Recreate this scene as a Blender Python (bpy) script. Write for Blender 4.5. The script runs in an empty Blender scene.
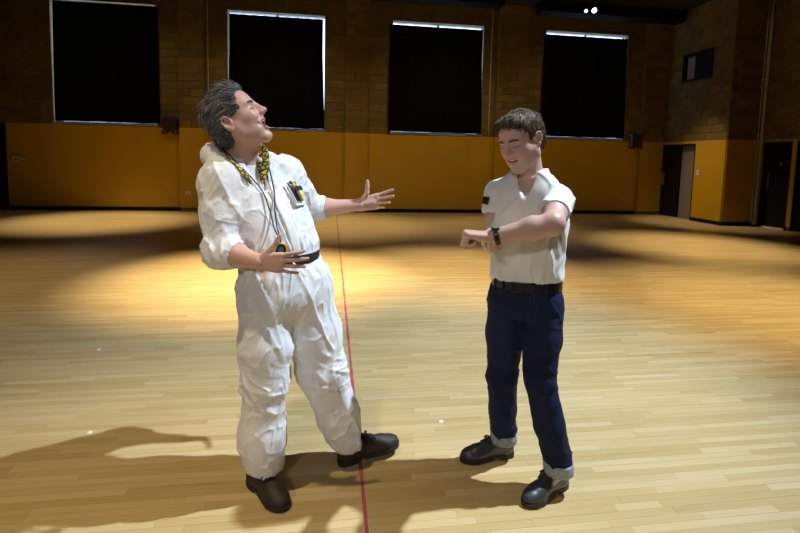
import bpy, math, random
import numpy as np
from mathutils import Matrix, Vector

random.seed(7)
rng = np.random.default_rng(7)
scene = bpy.context.scene
COL = scene.collection

# ------------------------------------------------------------------ camera
CAM_H = 1.52
cam_data = bpy.data.cameras.new('camera')
cam_data.sensor_width = 36.0
cam_data.sensor_fit = 'HORIZONTAL'
cam_data.lens = 479.4 * 36.0 / 800.0
cam_data.shift_y = -65.3 / 800.0
cam_data.clip_start = 0.05
cam_data.clip_end = 200
cam = bpy.data.objects.new('camera', cam_data)
COL.objects.link(cam)
_yaw, _pit, _rol = 0.1444, 0.0888, 0.0233
_f = np.array([math.sin(_yaw) * math.cos(_pit), math.cos(_yaw) * math.cos(_pit), -math.sin(_pit)])
_r0 = np.array([math.cos(_yaw), -math.sin(_yaw), 0.0])
_u0 = np.cross(_r0, _f)
_r = math.cos(_rol) * _r0 + math.sin(_rol) * _u0
_u = -math.sin(_rol) * _r0 + math.cos(_rol) * _u0
cam.matrix_world = Matrix(((_r[0], _u[0], -_f[0], 0), (_r[1], _u[1], -_f[1], 0), (_r[2], _u[2], -_f[2], CAM_H), (0, 0, 0, 1)))
scene.camera = cam

# ------------------------------------------------------------------ world (daylight outside the curtained windows)
world = bpy.data.worlds.new('world')
scene.world = world
world.use_nodes = True
wn = world.node_tree.nodes
wn['Background'].inputs[0].default_value = (0.62, 0.76, 1.0, 1)
wn['Background'].inputs[1].default_value = 4.5

# ------------------------------------------------------------------ exposure
vs = scene.view_settings
vs.view_transform = 'Standard'
vs.look = 'None'
vs.gamma = 1.0
vs.use_curve_mapping = False
vs.exposure = 0.0

# ------------------------------------------------------------------ ceiling spotlights of the hall and added fill lamps
def spot(name, loc, target, power, color, angle, blend, radius):
    d = bpy.data.lights.new(name, 'SPOT')
    d.energy = power
    d.color = color
    d.spot_size = math.radians(angle)
    d.spot_blend = blend
    d.shadow_soft_size = radius
    o = bpy.data.objects.new(name, d)
    COL.objects.link(o)
    o.location = loc
    o.rotation_euler = (Vector(target) - Vector(loc)).to_track_quat('-Z', 'Y').to_euler()
    return o

COOL = (0.72, 0.86, 1.0)
WARM = (1.0, 0.79, 0.46)
# strong cool spot high on the right of the two men
spot('stage_spot', (3.3, 2.15, 5.6), (0.85, 3.2, 0.0), 2350, COOL, 60, 0.9, 0.05)
# front fill lamp, added behind the photographer to brighten the men
spot('added_front_fill', (-2.4, -5.6, 4.6), (0.0, 2.3, 1.1), 520, (0.97, 0.97, 1.0), 36, 1.0, 0.2)
# warm down lights over the hall, last three added as fill: x, y, power, cone, softness
for (x, y, p, a, b) in [(-0.9, 6.1, 3900, 45, 1.0), (1.8, 6.3, 1800, 44, 1.0), (5.0, 4.5, 1900, 54, 1.0), (6.9, 8.0, 1700, 46, 1.0),
                        (-5.0, 11.3, 1500, 48, 0.9), (0.0, 10.8, 1100, 56, 1.0), (3.6, 10.2, 1000, 56, 1.0), (-4.2, 5.6, 520, 60, 1.0),
                        (-1.4, 1.0, 650, 64, 1.0), (3.0, -0.4, 380, 64, 1.0)]:
    spot('pool_and_fill_light', (x, y, 5.6), (x, y + 0.01, 0), p, WARM, a, b, 0.06)
spot('pool_and_fill_light', (7.4, 11.6, 5.6), (9.7, 11.4, 0.2), 680, WARM, 42, 1.0, 0.06)  # tilted fill, added to brighten the yellow side wall of the recess
# fill lamps added to brighten the back wall
for x, p in ((-4.4, 65), (-1.4, 160), (2.9, 180), (6.6, 80)):
    spot('added_wall_fill', (x, 10.4, 5.6), (x, 13.37, 1.2), p, WARM, 90, 1.0, 0.1)

# ------------------------------------------------------------------ material helpers
MATS = {}
def mat(name, base, rough=0.6, metal=0.0, spec=0.5, noise=None, bump=None, attr=None, objrand=None, coat=0.0, sss=0.0, sheen=0.0):
    """noise=(scale, amount, detail, stretch)  bump=(scale, strength, distance)"""
    m = bpy.data.materials.new(name)
    m.use_nodes = True
    nt = m.node_tree
    n, l = nt.nodes, nt.links
    b = n['Principled BSDF']
    b.inputs['Roughness'].default_value = rough
    b.inputs['Metallic'].default_value = metal
    b.inputs['Specular IOR Level'].default_value = spec
    b.inputs['Coat Weight'].default_value = coat
    if sheen:
        b.inputs['Sheen Weight'].default_value = sheen
    if sss:
        b.inputs['Subsurface Weight'].default_value = sss
        b.inputs['Subsurface Radius'].default_value = (0.012, 0.005, 0.003)
        b.inputs['Subsurface Scale'].default_value = 0.6
    out = None
    if attr:
        a = n.new('ShaderNodeAttribute'); a.attribute_name = attr
        out = a.outputs['Color']
    else:
        rgb = n.new('ShaderNodeRGB'); rgb.outputs[0].default_value = (*base, 1)
        out = rgb.outputs[0]
    tc = n.new('ShaderNodeTexCoord')
    def noise_fac(scale, detail, stretch):
        mp = n.new('ShaderNodeMapping'); mp.inputs['Scale'].default_value = stretch
        l.new(tc.outputs['Object'], mp.inputs['Vector'])
        t = n.new('ShaderNodeTexNoise'); t.inputs['Scale'].default_value = scale; t.inputs['Detail'].default_value = detail
        l.new(mp.outputs[0], t.inputs['Vector'])
        return t.outputs['Fac']
    def vary(col, fac_socket, lo, hi):
        mr = n.new('ShaderNodeMapRange'); mr.inputs['From Min'].default_value = 0.25; mr.inputs['From Max'].default_value = 0.75
        mr.inputs['To Min'].default_value = lo; mr.inputs['To Max'].default_value = hi
        l.new(fac_socket, mr.inputs['Value'])
        mul = n.new('ShaderNodeVectorMath'); mul.operation = 'SCALE'
        l.new(col, mul.inputs[0]); l.new(mr.outputs[0], mul.inputs['Scale'])
        return mul.outputs[0]
    if noise:
        s, amt, det, st = noise
        out = vary(out, noise_fac(s, det, st), 1 - amt, 1 + amt)
    if objrand:
        oi = n.new('ShaderNodeObjectInfo')
        mr = n.new('ShaderNodeMapRange'); mr.inputs['To Min'].default_value = 1 - objrand; mr.inputs['To Max'].default_value = 1 + objrand
        l.new(oi.outputs['Random'], mr.inputs['Value'])
        mul = n.new('ShaderNodeVectorMath'); mul.operation = 'SCALE'
        l.new(out, mul.inputs[0]); l.new(mr.outputs[0], mul.inputs['Scale'])
        out = mul.outputs[0]
    l.new(out, b.inputs['Base Color'])
    if bump:
        s, st, dist = bump[:3]
        bp = n.new('ShaderNodeBump'); bp.inputs['Strength'].default_value = st; bp.inputs['Distance'].default_value = dist
        l.new(noise_fac(s, 4, bump[3] if len(bump) > 3 else (1, 1, 1)), bp.inputs['Height'])
        l.new(bp.outputs[0], b.inputs['Normal'])
    MATS[name] = m
    return m

M_block = mat('painted_block', (0.155, 0.097, 0.018), 0.75, noise=(3, 0.25, 3, (1, 1, 1)), bump=(60, 0.3, 0.004), objrand=0.22)
M_mortar = mat('mortar', (0.185, 0.128, 0.04), 0.9)
M_yellow = mat('yellow_paint', (0.52, 0.285, 0.006), 0.5, noise=(1.2, 0.06, 3, (1, 1, 1)), objrand=0.05)
M_yback = mat('yellow_seam', (0.2, 0.09, 0.006), 0.7)
M_black = mat('black_paint', (0.006, 0.0055, 0.006), 0.7, spec=0.2)
M_ceil = mat('dark_ceiling', (0.012, 0.009, 0.007), 0.9, noise=(2, 0.3, 2, (1, 1, 1)))
M_beam = mat('dark_beam', (0.005, 0.004, 0.0035), 0.9, spec=0.1)
M_curtain = mat('black_curtain', (0.0025, 0.0025, 0.0045), 0.95, spec=0.1, noise=(4, 0.3, 3, (1, 1, 0.2)), bump=(40, 0.2, 0.003))
M_frame = mat('window_metal', (0.45, 0.5, 0.58), 0.5)
M_pipe = mat('conduit', (0.5, 0.48, 0.42), 0.45)
M_door = mat('door_dark', (0.008, 0.0065, 0.006), 0.6, spec=0.2)
M_doorg = mat('door_grey', (0.20, 0.175, 0.16), 0.6)
M_plate = mat('metal_plate', (0.42, 0.38, 0.30), 0.35, metal=0.6)
M_white = mat('white_plastic', (0.7, 0.68, 0.62), 0.5)
M_redlamp = mat('red_plastic', (0.10, 0.015, 0.01), 0.45)
M_darkbox = mat('dark_plastic', (0.03, 0.018, 0.016), 0.5)
M_sub = mat('subfloor', (0.16, 0.09, 0.03), 0.9)
M_tape = mat('red_tape', (0.48, 0.10, 0.13), 0.5, noise=(18, 0.3, 4, (1, 0.3, 1)))
M_scrap = mat('paper', (0.8, 0.8, 0.78), 0.8)

def wood_mat(name, attr):
    m = mat(name, (0.66, 0.45, 0.17), 0.34, spec=0.5, bump=(14, 0.05, 0.002, (1, 12, 1)))
    nt = m.node_tree; n, l = nt.nodes, nt.links
    b = n['Principled BSDF']
    ramp = n.new('ShaderNodeValToRGB')
    e = ramp.color_ramp.elements
    e[0].position = 0.0; e[0].color = (0.36, 0.23, 0.085, 1)
    e[1].position = 1.0; e[1].color = (0.70, 0.535, 0.30, 1)
    k = e.new(0.18); k.color = (0.52, 0.365, 0.155, 1)
    k = e.new(0.6); k.color = (0.61, 0.45, 0.22, 1)
    if attr:
        a = n.new('ShaderNodeAttribute'); a.attribute_name = 'tone'; src = a.outputs['Fac']
    else:
        oi = n.new('ShaderNodeObjectInfo'); src = oi.outputs['Random']
    geo = n.new('ShaderNodeNewGeometry')
    mp = n.new('ShaderNodeMapping'); mp.inputs['Scale'].default_value = (2.2, 34, 1)
    l.new(geo.outputs['Position'], mp.inputs['Vector'])
    t = n.new('ShaderNodeTexNoise'); t.inputs['Scale'].default_value = 1.0; t.inputs['Detail'].default_value = 5
    l.new(mp.outputs[0], t.inputs['Vector'])
    big = n.new('ShaderNodeTexNoise'); big.inputs['Scale'].default_value = 0.9; big.inputs['Detail'].default_value = 3
    l.new(geo.outputs['Position'], big.inputs['Vector'])
    def madd(x, mulv, addv):
        q = n.new('ShaderNodeMath'); q.operation = 'MULTIPLY_ADD'; l.new(x, q.inputs[0])
        q.inputs[1].default_value = mulv
        if isinstance(addv, float): q.inputs[2].default_value = addv
        else: l.new(addv, q.inputs[2])
        return q.outputs[0]
    v = madd(src, 0.58, 0.21)
    v = madd(t.outputs['Fac'], 0.55, madd(v, 1.0, -0.275))
    v = madd(big.outputs['Fac'], 0.3, madd(v, 1.0, -0.15))
    l.new(v, ramp.inputs[0]); l.new(ramp.outputs[0], b.inputs['Base Color'])
    rr = madd(big.outputs['Fac'], 0.16, 0.26); l.new(rr, b.inputs['Roughness'])
    return m
M_wood = wood_mat('maple_board', False)
M_woodf = wood_mat('maple_boards_far', True)

# ------------------------------------------------------------------ object helpers
def obj(name, me, m=None, parent=None, loc=None):
    o = bpy.data.objects.new(name, me)
    COL.objects.link(o)
    if m is not None and me is not None and not me.materials:
        me.materials.append(m)
    if parent is not None:
        o.parent = parent
    if loc is not None:
        o.location = loc
    return o

def tag(o, label=None, cat=None, group=None, kind=None):
    if label: o['label'] = label
    if cat: o['category'] = cat
    if group: o['group'] = group
    if kind: o['kind'] = kind
    return o

def empty(name, loc=(0, 0, 0), rz=0.0, parent=None):
    o = bpy.data.objects.new(name, None)
    o.empty_display_size = 0.1
    COL.objects.link(o)
    o.location = loc
    o.rotation_euler = (0, 0, rz)
    if parent is not None: o.parent = parent
    return o

def mesh_np(name, V, F, smooth=False):
    """F: (n,k) int array of equally sized polygons"""
    V = np.ascontiguousarray(V, dtype=np.float32); F = np.ascontiguousarray(F, dtype=np.int32)
    me = bpy.data.meshes.new(name)
    me.vertices.add(len(V)); me.vertices.foreach_set('co', V.ravel())
    k = F.shape[1]
    me.loops.add(F.size); me.loops.foreach_set('vertex_index', F.ravel())
    me.polygons.add(len(F))
    me.polygons.foreach_set('loop_start', np.arange(0, F.size, k, dtype=np.int32))
    me.polygons.foreach_set('use_smooth', np.full(len(F), smooth))
    me.update(calc_edges=True)
    return me

BOXF = np.array([[0, 1, 3, 2], [4, 6, 7, 5], [0, 4, 5, 1], [2, 3, 7, 6], [0, 2, 6, 4], [1, 5, 7, 3]])
def boxv(lo, hi):
    return np.array([[(lo, hi)[i][0], (lo, hi)[j][1], (lo, hi)[k][2]] for i in (0, 1) for j in (0, 1) for k in (0, 1)], float)
def boxes(name, L):
    V = []; F = []
    for lo, hi in L:
        F.append(BOXF + 8 * len(V)); V.append(boxv(lo, hi))
    return mesh_np(name, np.concatenate(V), np.concatenate(F))
def box(name, lo, hi, m, parent=None, bevel=0.0):
    c = (np.array(lo) + np.array(hi)) / 2
    o = obj(name, boxes(name, [(np.array(lo) - c, np.array(hi) - c)]), m, parent, c)
    if bevel:
        b = o.modifiers.new('bevel', 'BEVEL'); b.width = bevel; b.segments = 2; b.limit_method = 'ANGLE'
    return o
def rect_minus(rects, holes):
    for h in holes:
        new = []
        for (a, b, c, d) in rects:
            if h[0] >= b or h[1] <= a or h[2] >= d or h[3] <= c:
                new.append((a, b, c, d)); continue
            if h[0] > a: new.append((a, h[0], c, d))
            if h[1] < b: new.append((h[1], b, c, d))
            x0, x1 = max(a, h[0]), min(b, h[1])
            if h[2] > c: new.append((x0, x1, c, h[2]))
            if h[3] < d: new.append((x0, x1, h[3], d))
        rects = new
    return rects

def tube_mesh(paths, radii, sides=6, closed_caps=True):
    """paths: list of (n,3) arrays, radii: list of floats or arrays -> V,F"""
    V = []; F = []; base = 0
    for P, R in zip(paths, radii):
        P = np.asarray(P, float); n = len(P)
        R = np.broadcast_to(np.asarray(R, float), (n,))
        T = np.gradient(P, axis=0); T /= np.linalg.norm(T, axis=1, keepdims=True) + 1e-9
        ref = np.array([0.31, 0.17, 0.93]);
        if abs(T[0] @ ref) > 0.9: ref = np.array([0.9, -0.3, 0.1])
        A = np.cross(T, ref); A /= np.linalg.norm(A, axis=1, keepdims=True) + 1e-9
        B = np.cross(T, A)
        th = np.arange(sides) * 2 * np.pi / sides
        ring = P[:, None] + R[:, None, None] * (np.cos(th)[None, :, None] * A[:, None] + np.sin(th)[None, :, None] * B[:, None])
        V.append(ring.reshape(-1, 3))
        i = np.arange(n - 1)[:, None] * sides; j = np.arange(sides)[None, :]; j2 = (j + 1) % sides
        F.append(base + np.stack([i + j, i + j2, i + sides + j2, i + sides + j], -1).reshape(-1, 4))
        V.append(P[[0, -1]])
        c0 = base + n * sides; c1 = c0 + 1
        jj = np.arange(0, sides, 2)
        F.append(np.stack([np.full_like(jj, c0), base + (jj + 2) % sides, base + (jj + 1) % sides, base + jj], -1))
        o = base + (n - 1) * sides
        F.append(np.stack([np.full_like(jj, c1), o + jj, o + (jj + 1) % sides, o + (jj + 2) % sides], -1))
        base += n * sides + 2
    return np.concatenate(V), np.concatenate(F)
def tube(name, paths, radii, m, parent=None, sides=6):
    V, F = tube_mesh(paths, radii, sides)
    return obj(name, mesh_np(name, V, F, True), m, parent)
def smooth_path(P, n):
    P = np.asarray(P, float); m = len(P)
    Q = np.concatenate([[2 * P[0] - P[1]], P, [2 * P[-1] - P[-2]]])
    t = np.linspace(0, m - 1 - 1e-6, n); i = t.astype(int); f = (t - i)[:, None]
    a, b, c, d = Q[i], Q[i + 1], Q[i + 2], Q[i + 3]
    return 0.5 * (2 * b + (c - a) * f + (2 * a - 5 * b + 4 * c - d) * f ** 2 + (3 * b - a - 3 * c + d) * f ** 3)
# ================================================================== THE SETTING
YB = 13.37          # back wall
XS = 9.887          # right hand side wall of the recess
YF = 10.89          # face of the projecting corner
X2 = 10.85          # right hand wall with the two doors
XL = -9.6           # left wall
YR = -7.0           # wall behind the photographer
ZC = 5.86           # ceiling
ZY = 2.19           # top of the yellow dado
WINS = [(-6.93, -4.47), (-2.70, -0.19), (1.64, 4.21), (6.07, 8.60)]
ZW0, ZW1 = 2.235, 5.265

# floor: sub floor plus maple strips
floor = obj('floor', boxes('floor', [((XL - 0.3, YR - 0.3, -0.15), (X2 + 0.3, YB + 0.3, -0.014))]), M_sub)
tag(floor, kind='structure')
BW, GAP = 0.043, 0.0008
strip_y = np.arange(YR, YB, BW)
near = []; far = []
for y in strip_y:
    x = XL - rng.uniform(0, 1.2)
    while x < X2:
        ln = float(np.clip(rng.normal(0.62, 0.25), 0.22, 1.4))
        a, b = max(x, XL), min(x + ln, X2)
        if b - a > 0.02:
            (near if (1.6 < y < 4.6 and b > -0.75 * y - 0.2 + 0.05 and a < 1.02 * y + 0.35) else far).append((a, b, y))
        x += ln
near.sort(key=lambda t: t[2])
far += near[300:]; near = near[:300]
def board_mesh():
    e = 0.0012
    lo, hi = np.array([-.5, -.5, -.012]), np.array([.5, .5, 0])
    V = boxv(lo, hi)
    return mesh_np('board', V, BOXF)
bm_ = board_mesh(); bm_.materials.append(M_wood)
for (a, b, y) in near:
    o = bpy.data.objects.new('board', bm_); COL.objects.link(o); o.parent = floor
    o.location = ((a + b) / 2, y + BW / 2, rng.uniform(-0.0004, 0.0))
    o.scale = (b - a - GAP, BW - GAP, 1)
fa = np.array(far)
n = len(fa)
lo = np.stack([fa[:, 0] + GAP / 2, fa[:, 2] + GAP / 2, np.full(n, -0.012)], 1)
hi = np.stack([fa[:, 1] - GAP / 2, fa[:, 2] + BW - GAP / 2, rng.uniform(-0.0004, 0, n)], 1)
V = np.stack([np.stack([(lo, hi)[i][:, 0], (lo, hi)[j][:, 1], (lo, hi)[k][:, 2]], 1) for i in (0, 1) for j in (0, 1) for k in (0, 1)], 1).reshape(-1, 3)
F = (BOXF[None] + 8 * np.arange(n)[:, None, None]).reshape(-1, 4)
me = mesh_np('floor_boards', V, F)
at = me.attributes.new('tone', 'FLOAT', 'POINT')
at.data.foreach_set('value', np.repeat(rng.uniform(0, 1, n), 8).astype(np.float32))
tag(obj('floor_boards', me, M_woodf, floor), kind='stuff')

# ceiling with dark joists
ceiling = box('ceiling', (XL - 0.3, YR - 0.3, ZC), (X2 + 0.3, YB + 0.3, ZC + 0.2), M_ceil)
tag(ceiling, kind='structure')
k = 1
for y in (-4, -0.5, 3, 6.5, 10):
    tag(box('trim_%d' % k, (XL, y, ZC - 0.3), (X2, y + 0.2, ZC), M_beam), kind='structure'); k += 1
tag(box('trim_%d' % k, (1.0, YB - 0.75, 5.66), (4.55, YB - 0.3, ZC), M_beam), kind='structure'); k += 1
tag(box('trim_%d' % k, (5.6, YB - 0.75, 5.57), (XS, YB - 0.3, ZC), M_beam), kind='structure'); k += 1

# ---------------- walls
def block_mesh():
    a = 0.03
    V = np.array([[-.5, 0, -.5], [.5, 0, -.5], [.5, 0, .5], [-.5, 0, .5], [-.5, -.6, -.5], [.5, -.6, -.5], [.5, -.6, .5], [-.5, -.6, .5],
                  [-.485, -1, -.47], [.485, -1, -.47], [.485, -1, .47], [-.485, -1, .47]])
    F = []
    for s in (0, 4):
        for i in range(4):
            j = (i + 1) % 4
            F.append([s + i, s + j, s + 4 + j, s + 4 + i])
    F.append([8, 9, 10, 11])
    me = mesh_np('concrete_block', V, np.array(F)); me.materials.append(M_block)
    return me
BLK = block_mesh()
def lay_blocks(parent, origin, axis, u0, u1, z0, z1, holes=(), limit=300, key=None, name='concrete_block'):
    """axis: unit XY vector of u; blocks stand proud to the room, normal = axis rotated by -90 degrees"""
    rz = math.atan2(axis[1], axis[0])
    L = []
    ch, bl = 0.2, 0.4
    r = 0
    z = z0
    while z < z1 - 0.02:
        u = math.floor(u0 / bl) * bl - (bl / 2 if r % 2 else 0)
        while u < u1:
            c = (max(u, u0), min(u + bl, u1), z, min(z + ch, z1))
            if c[1] - c[0] > 0.03:
                for q in rect_minus([c], holes):
                    if q[1] - q[0] > 0.035 and q[3] - q[2] > 0.03: L.append(q)
            u += bl
        z += ch; r += 1
    if key: L.sort(key=key)
    rest = L[limit:]
    for (a, b, c, d) in L[:limit]:
        o = bpy.data.objects.new(name, BLK); COL.objects.link(o); o.parent = parent
        m = (a + b) / 2
        o.location = (origin[0] + axis[0] * m, origin[1] + axis[1] * m, (c + d) / 2)
        o.rotation_euler = (0, 0, rz)
        o.scale = (b - a - 0.012, 0.014 + rng.uniform(-0.003, 0.003), d - c - 0.012)
    if rest:
        V = []; F = []
        base = np.array([v.co[:] for v in BLK.vertices]); bf = np.array([p.vertices[:] for p in BLK.polygons])
        nx, ny = axis[1], -axis[0]
        for i, (a, b, c, d) in enumerate(rest):
            u = (a + b) / 2 + base[:, 0] * (b - a - 0.012); w = -base[:, 1] * 0.014; zz = (c + d) / 2 + base[:, 2] * (d - c - 0.012)
            V.append(np.stack([origin[0] + axis[0] * u + nx * w, origin[1] + axis[1] * u + ny * w, zz], 1)); F.append(bf + 12 * i)
        tag(obj('upper_blocks', mesh_np('upper_blocks', np.concatenate(V), np.concatenate(F)), M_block, parent), kind='stuff')

def panels(parent, origin, axis, cuts, z0, z1, holes=()):
    rz = math.atan2(axis[1], axis[0]); nx, ny = axis[1], -axis[0]
    for a, b in zip(cuts[:-1], cuts[1:]):
        for (p, q, c, d) in rect_minus([(a + 0.006, b - 0.006, z0, z1)], holes):
            if q - p < 0.02: continue
            m = (p + q) / 2
            me = boxes('panel', [((-(q - p) / 2, -0.02, -(d - c) / 2), ((q - p) / 2, 0, (d - c) / 2))])
            o = obj('panel', me, M_yellow, parent, (origin[0] + axis[0] * m, origin[1] + axis[1] * m, (c + d) / 2))
            o.rotation_euler = (0, 0, rz)

# back wall
holes = [(a, b, ZW0, ZW1) for a, b in WINS]
DL = (-9.1, -8.06, 0.0, 2.17)                      # dark doorway at the far left
L = [((a, YB, c), (b, YB + 0.3, d)) for (a, b, c, d) in rect_minus([(XL - 0.3, X2 + 0.3, -0.15, ZC)], holes + [DL])]
wall_back = obj('wall_back', boxes('wall_back', L), M_mortar); tag(wall_back, kind='structure')
PIL = [(-3.90, -3.28), (0.37, 0.97), (4.62, 5.50), (9.15, XS)]
lay_blocks(wall_back, (0, YB), (1, 0), -8.9, XS, ZY, ZC, holes + [(a, b, 0, 9) for a, b in PIL], key=lambda q: q[2] - 0.02 * q[0])
panels(wall_back, (0, YB), (1, 0), [-8.05, -3.9, -3.28, 0.37, 0.97, 4.62, 5.5, 9.15], 0.1, ZY, [(a, b, 0, 9) for a, b in PIL] + [DL])
for (a, b) in PIL:
    p = box('trim_%d' % k, (a, YB - 0.12, 0), (b, YB, ZC), M_mortar); k += 1
    tag(p, kind='structure')
    c = p.location
    # children are placed relative to the pilaster
    lay_blocks(p, (-c[0], YB - 0.12 - c[1]), (1, 0), a, b, ZY, ZC)
    for ch in p.children: ch.location.z -= c[2]
    pm = boxes('panel', [((a - 0.004 - c[0], YB - 0.14 - c[1], 0.1 - c[2]), (b + 0.004 - c[0], YB - c[1], ZY - c[2]))])
    obj('panel', pm, M_yellow, p)
tag(box('baseboard_back', (-8.05, YB - 0.035, 0), (XS, YB, 0.1), M_black), kind='structure')

# side wall of the recess (x = XS) with the double door and the small window
DO = (11.95, 13.30, 0.0, 2.07)
SW = (11.53, 12.64, 3.84, 4.61)
L = [((XS, a, c), (XS + 0.25, b, d)) for (a, b, c, d) in rect_minus([(YF, YB, -0.15, ZC)], [DO, SW])]
wall_right = obj('wall_right', boxes('wall_right', L), M_mortar); tag(wall_right, kind='structure')
ax = (0, -1)
neg = lambda h: (-h[1], -h[0], h[2], h[3])
lay_blocks(wall_right, (XS, 0), ax, -YB, -YF, ZY, ZC, [neg(SW)])
panels(wall_right, (XS, 0), ax, [-YB, -YF], 0.1, ZY, [neg((DO[0] - 0.04, DO[1] + 0.04, 0, 2.11))])
# face of the projecting corner
wall_corner = obj('wall_corner', boxes('wall_corner', [((XS + 0.25, YF, -0.15), (X2 + 0.3, YF + 0.25, ZC))]), M_mortar); tag(wall_corner, kind='structure')
lay_blocks(wall_corner, (0, YF), (1, 0), XS, X2, ZY, ZC)
panels(wall_corner, (0, YF), (1, 0), [XS, X2], 0.1, ZY)
# right hand wall with two black doors
D2 = (10.03, 10.74, 0.0, 2.12); D3 = (8.95, 9.86, 0.0, 2.12)
L = [((X2, a, c), (X2 + 0.25, b, d)) for (a, b, c, d) in rect_minus([(YR - 0.3, YF, -0.15, ZC)], [D2, D3])]
wall_far_right = obj('wall_far_right', boxes('wall_far_right', L), M_mortar); tag(wall_far_right, kind='structure')
lay_blocks(wall_far_right, (X2, 0), ax, -YF, -8.6, ZY, ZC)
panels(wall_far_right, (X2, 0), ax, [-YF, -8.6, -4, 0, 4, 7], 0.1, ZY, [neg((D2[0] - 0.03, D2[1] + 0.03, 0, 2.15)), neg((D3[0] - 0.03, D3[1] + 0.03, 0, 2.15))])
wl = box('wall_left', (XL - 0.3, YR - 0.3, -0.15), (XL, YB + 0.3, ZC), M_mortar); tag(wl, kind='structure')
wr = box('wall_rear', (XL, YR - 0.3, -0.15), (X2, YR, ZC), M_mortar); tag(wr, kind='structure')
tag(box('baseboard_right', (XS - 0.03, YF - 0.03, 0), (XS, DO[0] - 0.05, 0.09), M_black), kind='structure')
tag(box('baseboard_corner', (XS - 0.03, YF - 0.035, 0), (X2, YF, 0.09), M_black), kind='structure')

# ---------------- windows, glass and black-out curtains
def glass_mat():
    m = bpy.data.materials.new('window_glass'); m.use_nodes = True
    nt = m.node_tree; n, l = nt.nodes, nt.links
    n.remove(n['Principled BSDF'])
    t = n.new('ShaderNodeBsdfTransparent'); t.inputs[0].default_value = (0.9, 0.94, 1, 1)
    g = n.new('ShaderNodeBsdfGlossy'); g.inputs['Roughness'].default_value = 0.02
    mx = n.new('ShaderNodeMixShader'); mx.inputs[0].default_value = 0.06
    l.new(t.outputs[0], mx.inputs[1]); l.new(g.outputs[0], mx.inputs[2]); l.new(mx.outputs[0], n['Material Output'].inputs[0])
    return m
M_glass = glass_mat()
# gaps (left, right, top, share of height over which the side gaps run) left by each curtain
GAPS = [(0.085, 0.0, 0.07), (0.055, 0.055, 0.115), (0.0, 0.05, 0.125), (0.0, 0.05, 0.125)]
WLAB = ['leftmost', 'second from left', 'third from left', 'rightmost']
CLAB = ['black blackout curtain over the leftmost window, bright slit along its left edge',
        'black blackout curtain over the window behind the man in white coverall',
        'black blackout curtain over the window between the two men',
        'black blackout curtain over the window right of the man in jeans, below the lamp']
for i, (a, b) in enumerate(WINS):
    w = empty('window_%d' % (i + 1), ((a + b) / 2, YB + 0.12, ZW0)); tag(w, kind='structure')
    W2, HH = (b - a) / 2, ZW1 - ZW0
    t = 0.04
    for nm, lo, hi in (('frame_top', (-W2, 0, HH - 0.015), (W2, 0.06, HH)), ('frame_bottom', (-W2, 0, 0), (W2, 0.06, t)),
                       ('frame_side', (-W2, 0, t), (-W2 + 0.012, 0.06, HH - 0.015)), ('frame_side', (W2 - 0.012, 0, t), (W2, 0.06, HH - 0.015)),
                       ('mullion', (-0.025, 0, t), (0.025, 0.06, HH - 0.015))):
        obj(nm, boxes(nm, [(lo, hi)]), M_frame, w)
    obj('pane', boxes('pane', [((-W2 + 0.012, 0.025, t), (-0.025, 0.031, HH - 0.015))]), M_glass, w)
    obj('pane', boxes('pane', [((0.025, 0.025, t), (W2 - 0.012, 0.031, HH - 0.015))]), M_glass, w)
    obj('window_sill', boxes('window_sill', [((-W2 - 0.03, -0.16, -0.035), (W2 + 0.03, 0.0, 0.0))]), M_frame, w)
    # curtain: a thick softly folded cloth hung just inside the opening
    gl, gr, gt = GAPS[i]
    nx, nz = 60, 24
    U = np.linspace(-W2 + gl if gl else -W2 - 0.09, W2 - gr if gr else W2 + 0.09, nx); Zc = np.linspace(0.03, HH - gt, nz)
    uu, zz = np.meshgrid(U, Zc, indexing='ij')
    hz = (zz / HH)
    # the top-left gap narrows downward where the cloth hangs askew
    if gl and i == 0: uu = uu + (uu < -W2 + gl + 0.5) * (0.02 - 0.05 * (1 - hz))
    if gr: uu = uu + (uu > W2 - gr - 0.5) * 0.05 * np.clip(1.25 - 1.9 * hz, 0, 1)
    if gl and i == 1: uu = uu - (uu < -W2 + gl + 0.5) * 0.055 * np.clip(1.0 - 1.6 * hz, 0, 1)
    yy = -0.075 + 0.014 * np.sin(uu * 9 + i) * (1.1 - hz) + 0.008 * np.sin(uu * 23 + 2 * i + zz) - 0.02 * np.cos(uu * 2.2 + zz * 1.3 + i) * (1 - hz)
    G = np.stack([uu, yy, zz], -1).reshape(-1, 3)
    I = (np.arange(nx - 1)[:, None] * nz + np.arange(nz - 1)[None]).ravel()
    F = np.stack([I, I + nz, I + nz + 1, I + 1], 1)
    c = obj('curtain', mesh_np('curtain', G, F, True), M_curtain, None, ((a + b) / 2, YB - 0.02 + 0.0, ZW0))
    s = c.modifiers.new('thickness', 'SOLIDIFY'); s.thickness = 0.006
    tag(c, CLAB[i], 'curtain', 'blackout curtains over the hall windows')

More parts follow.
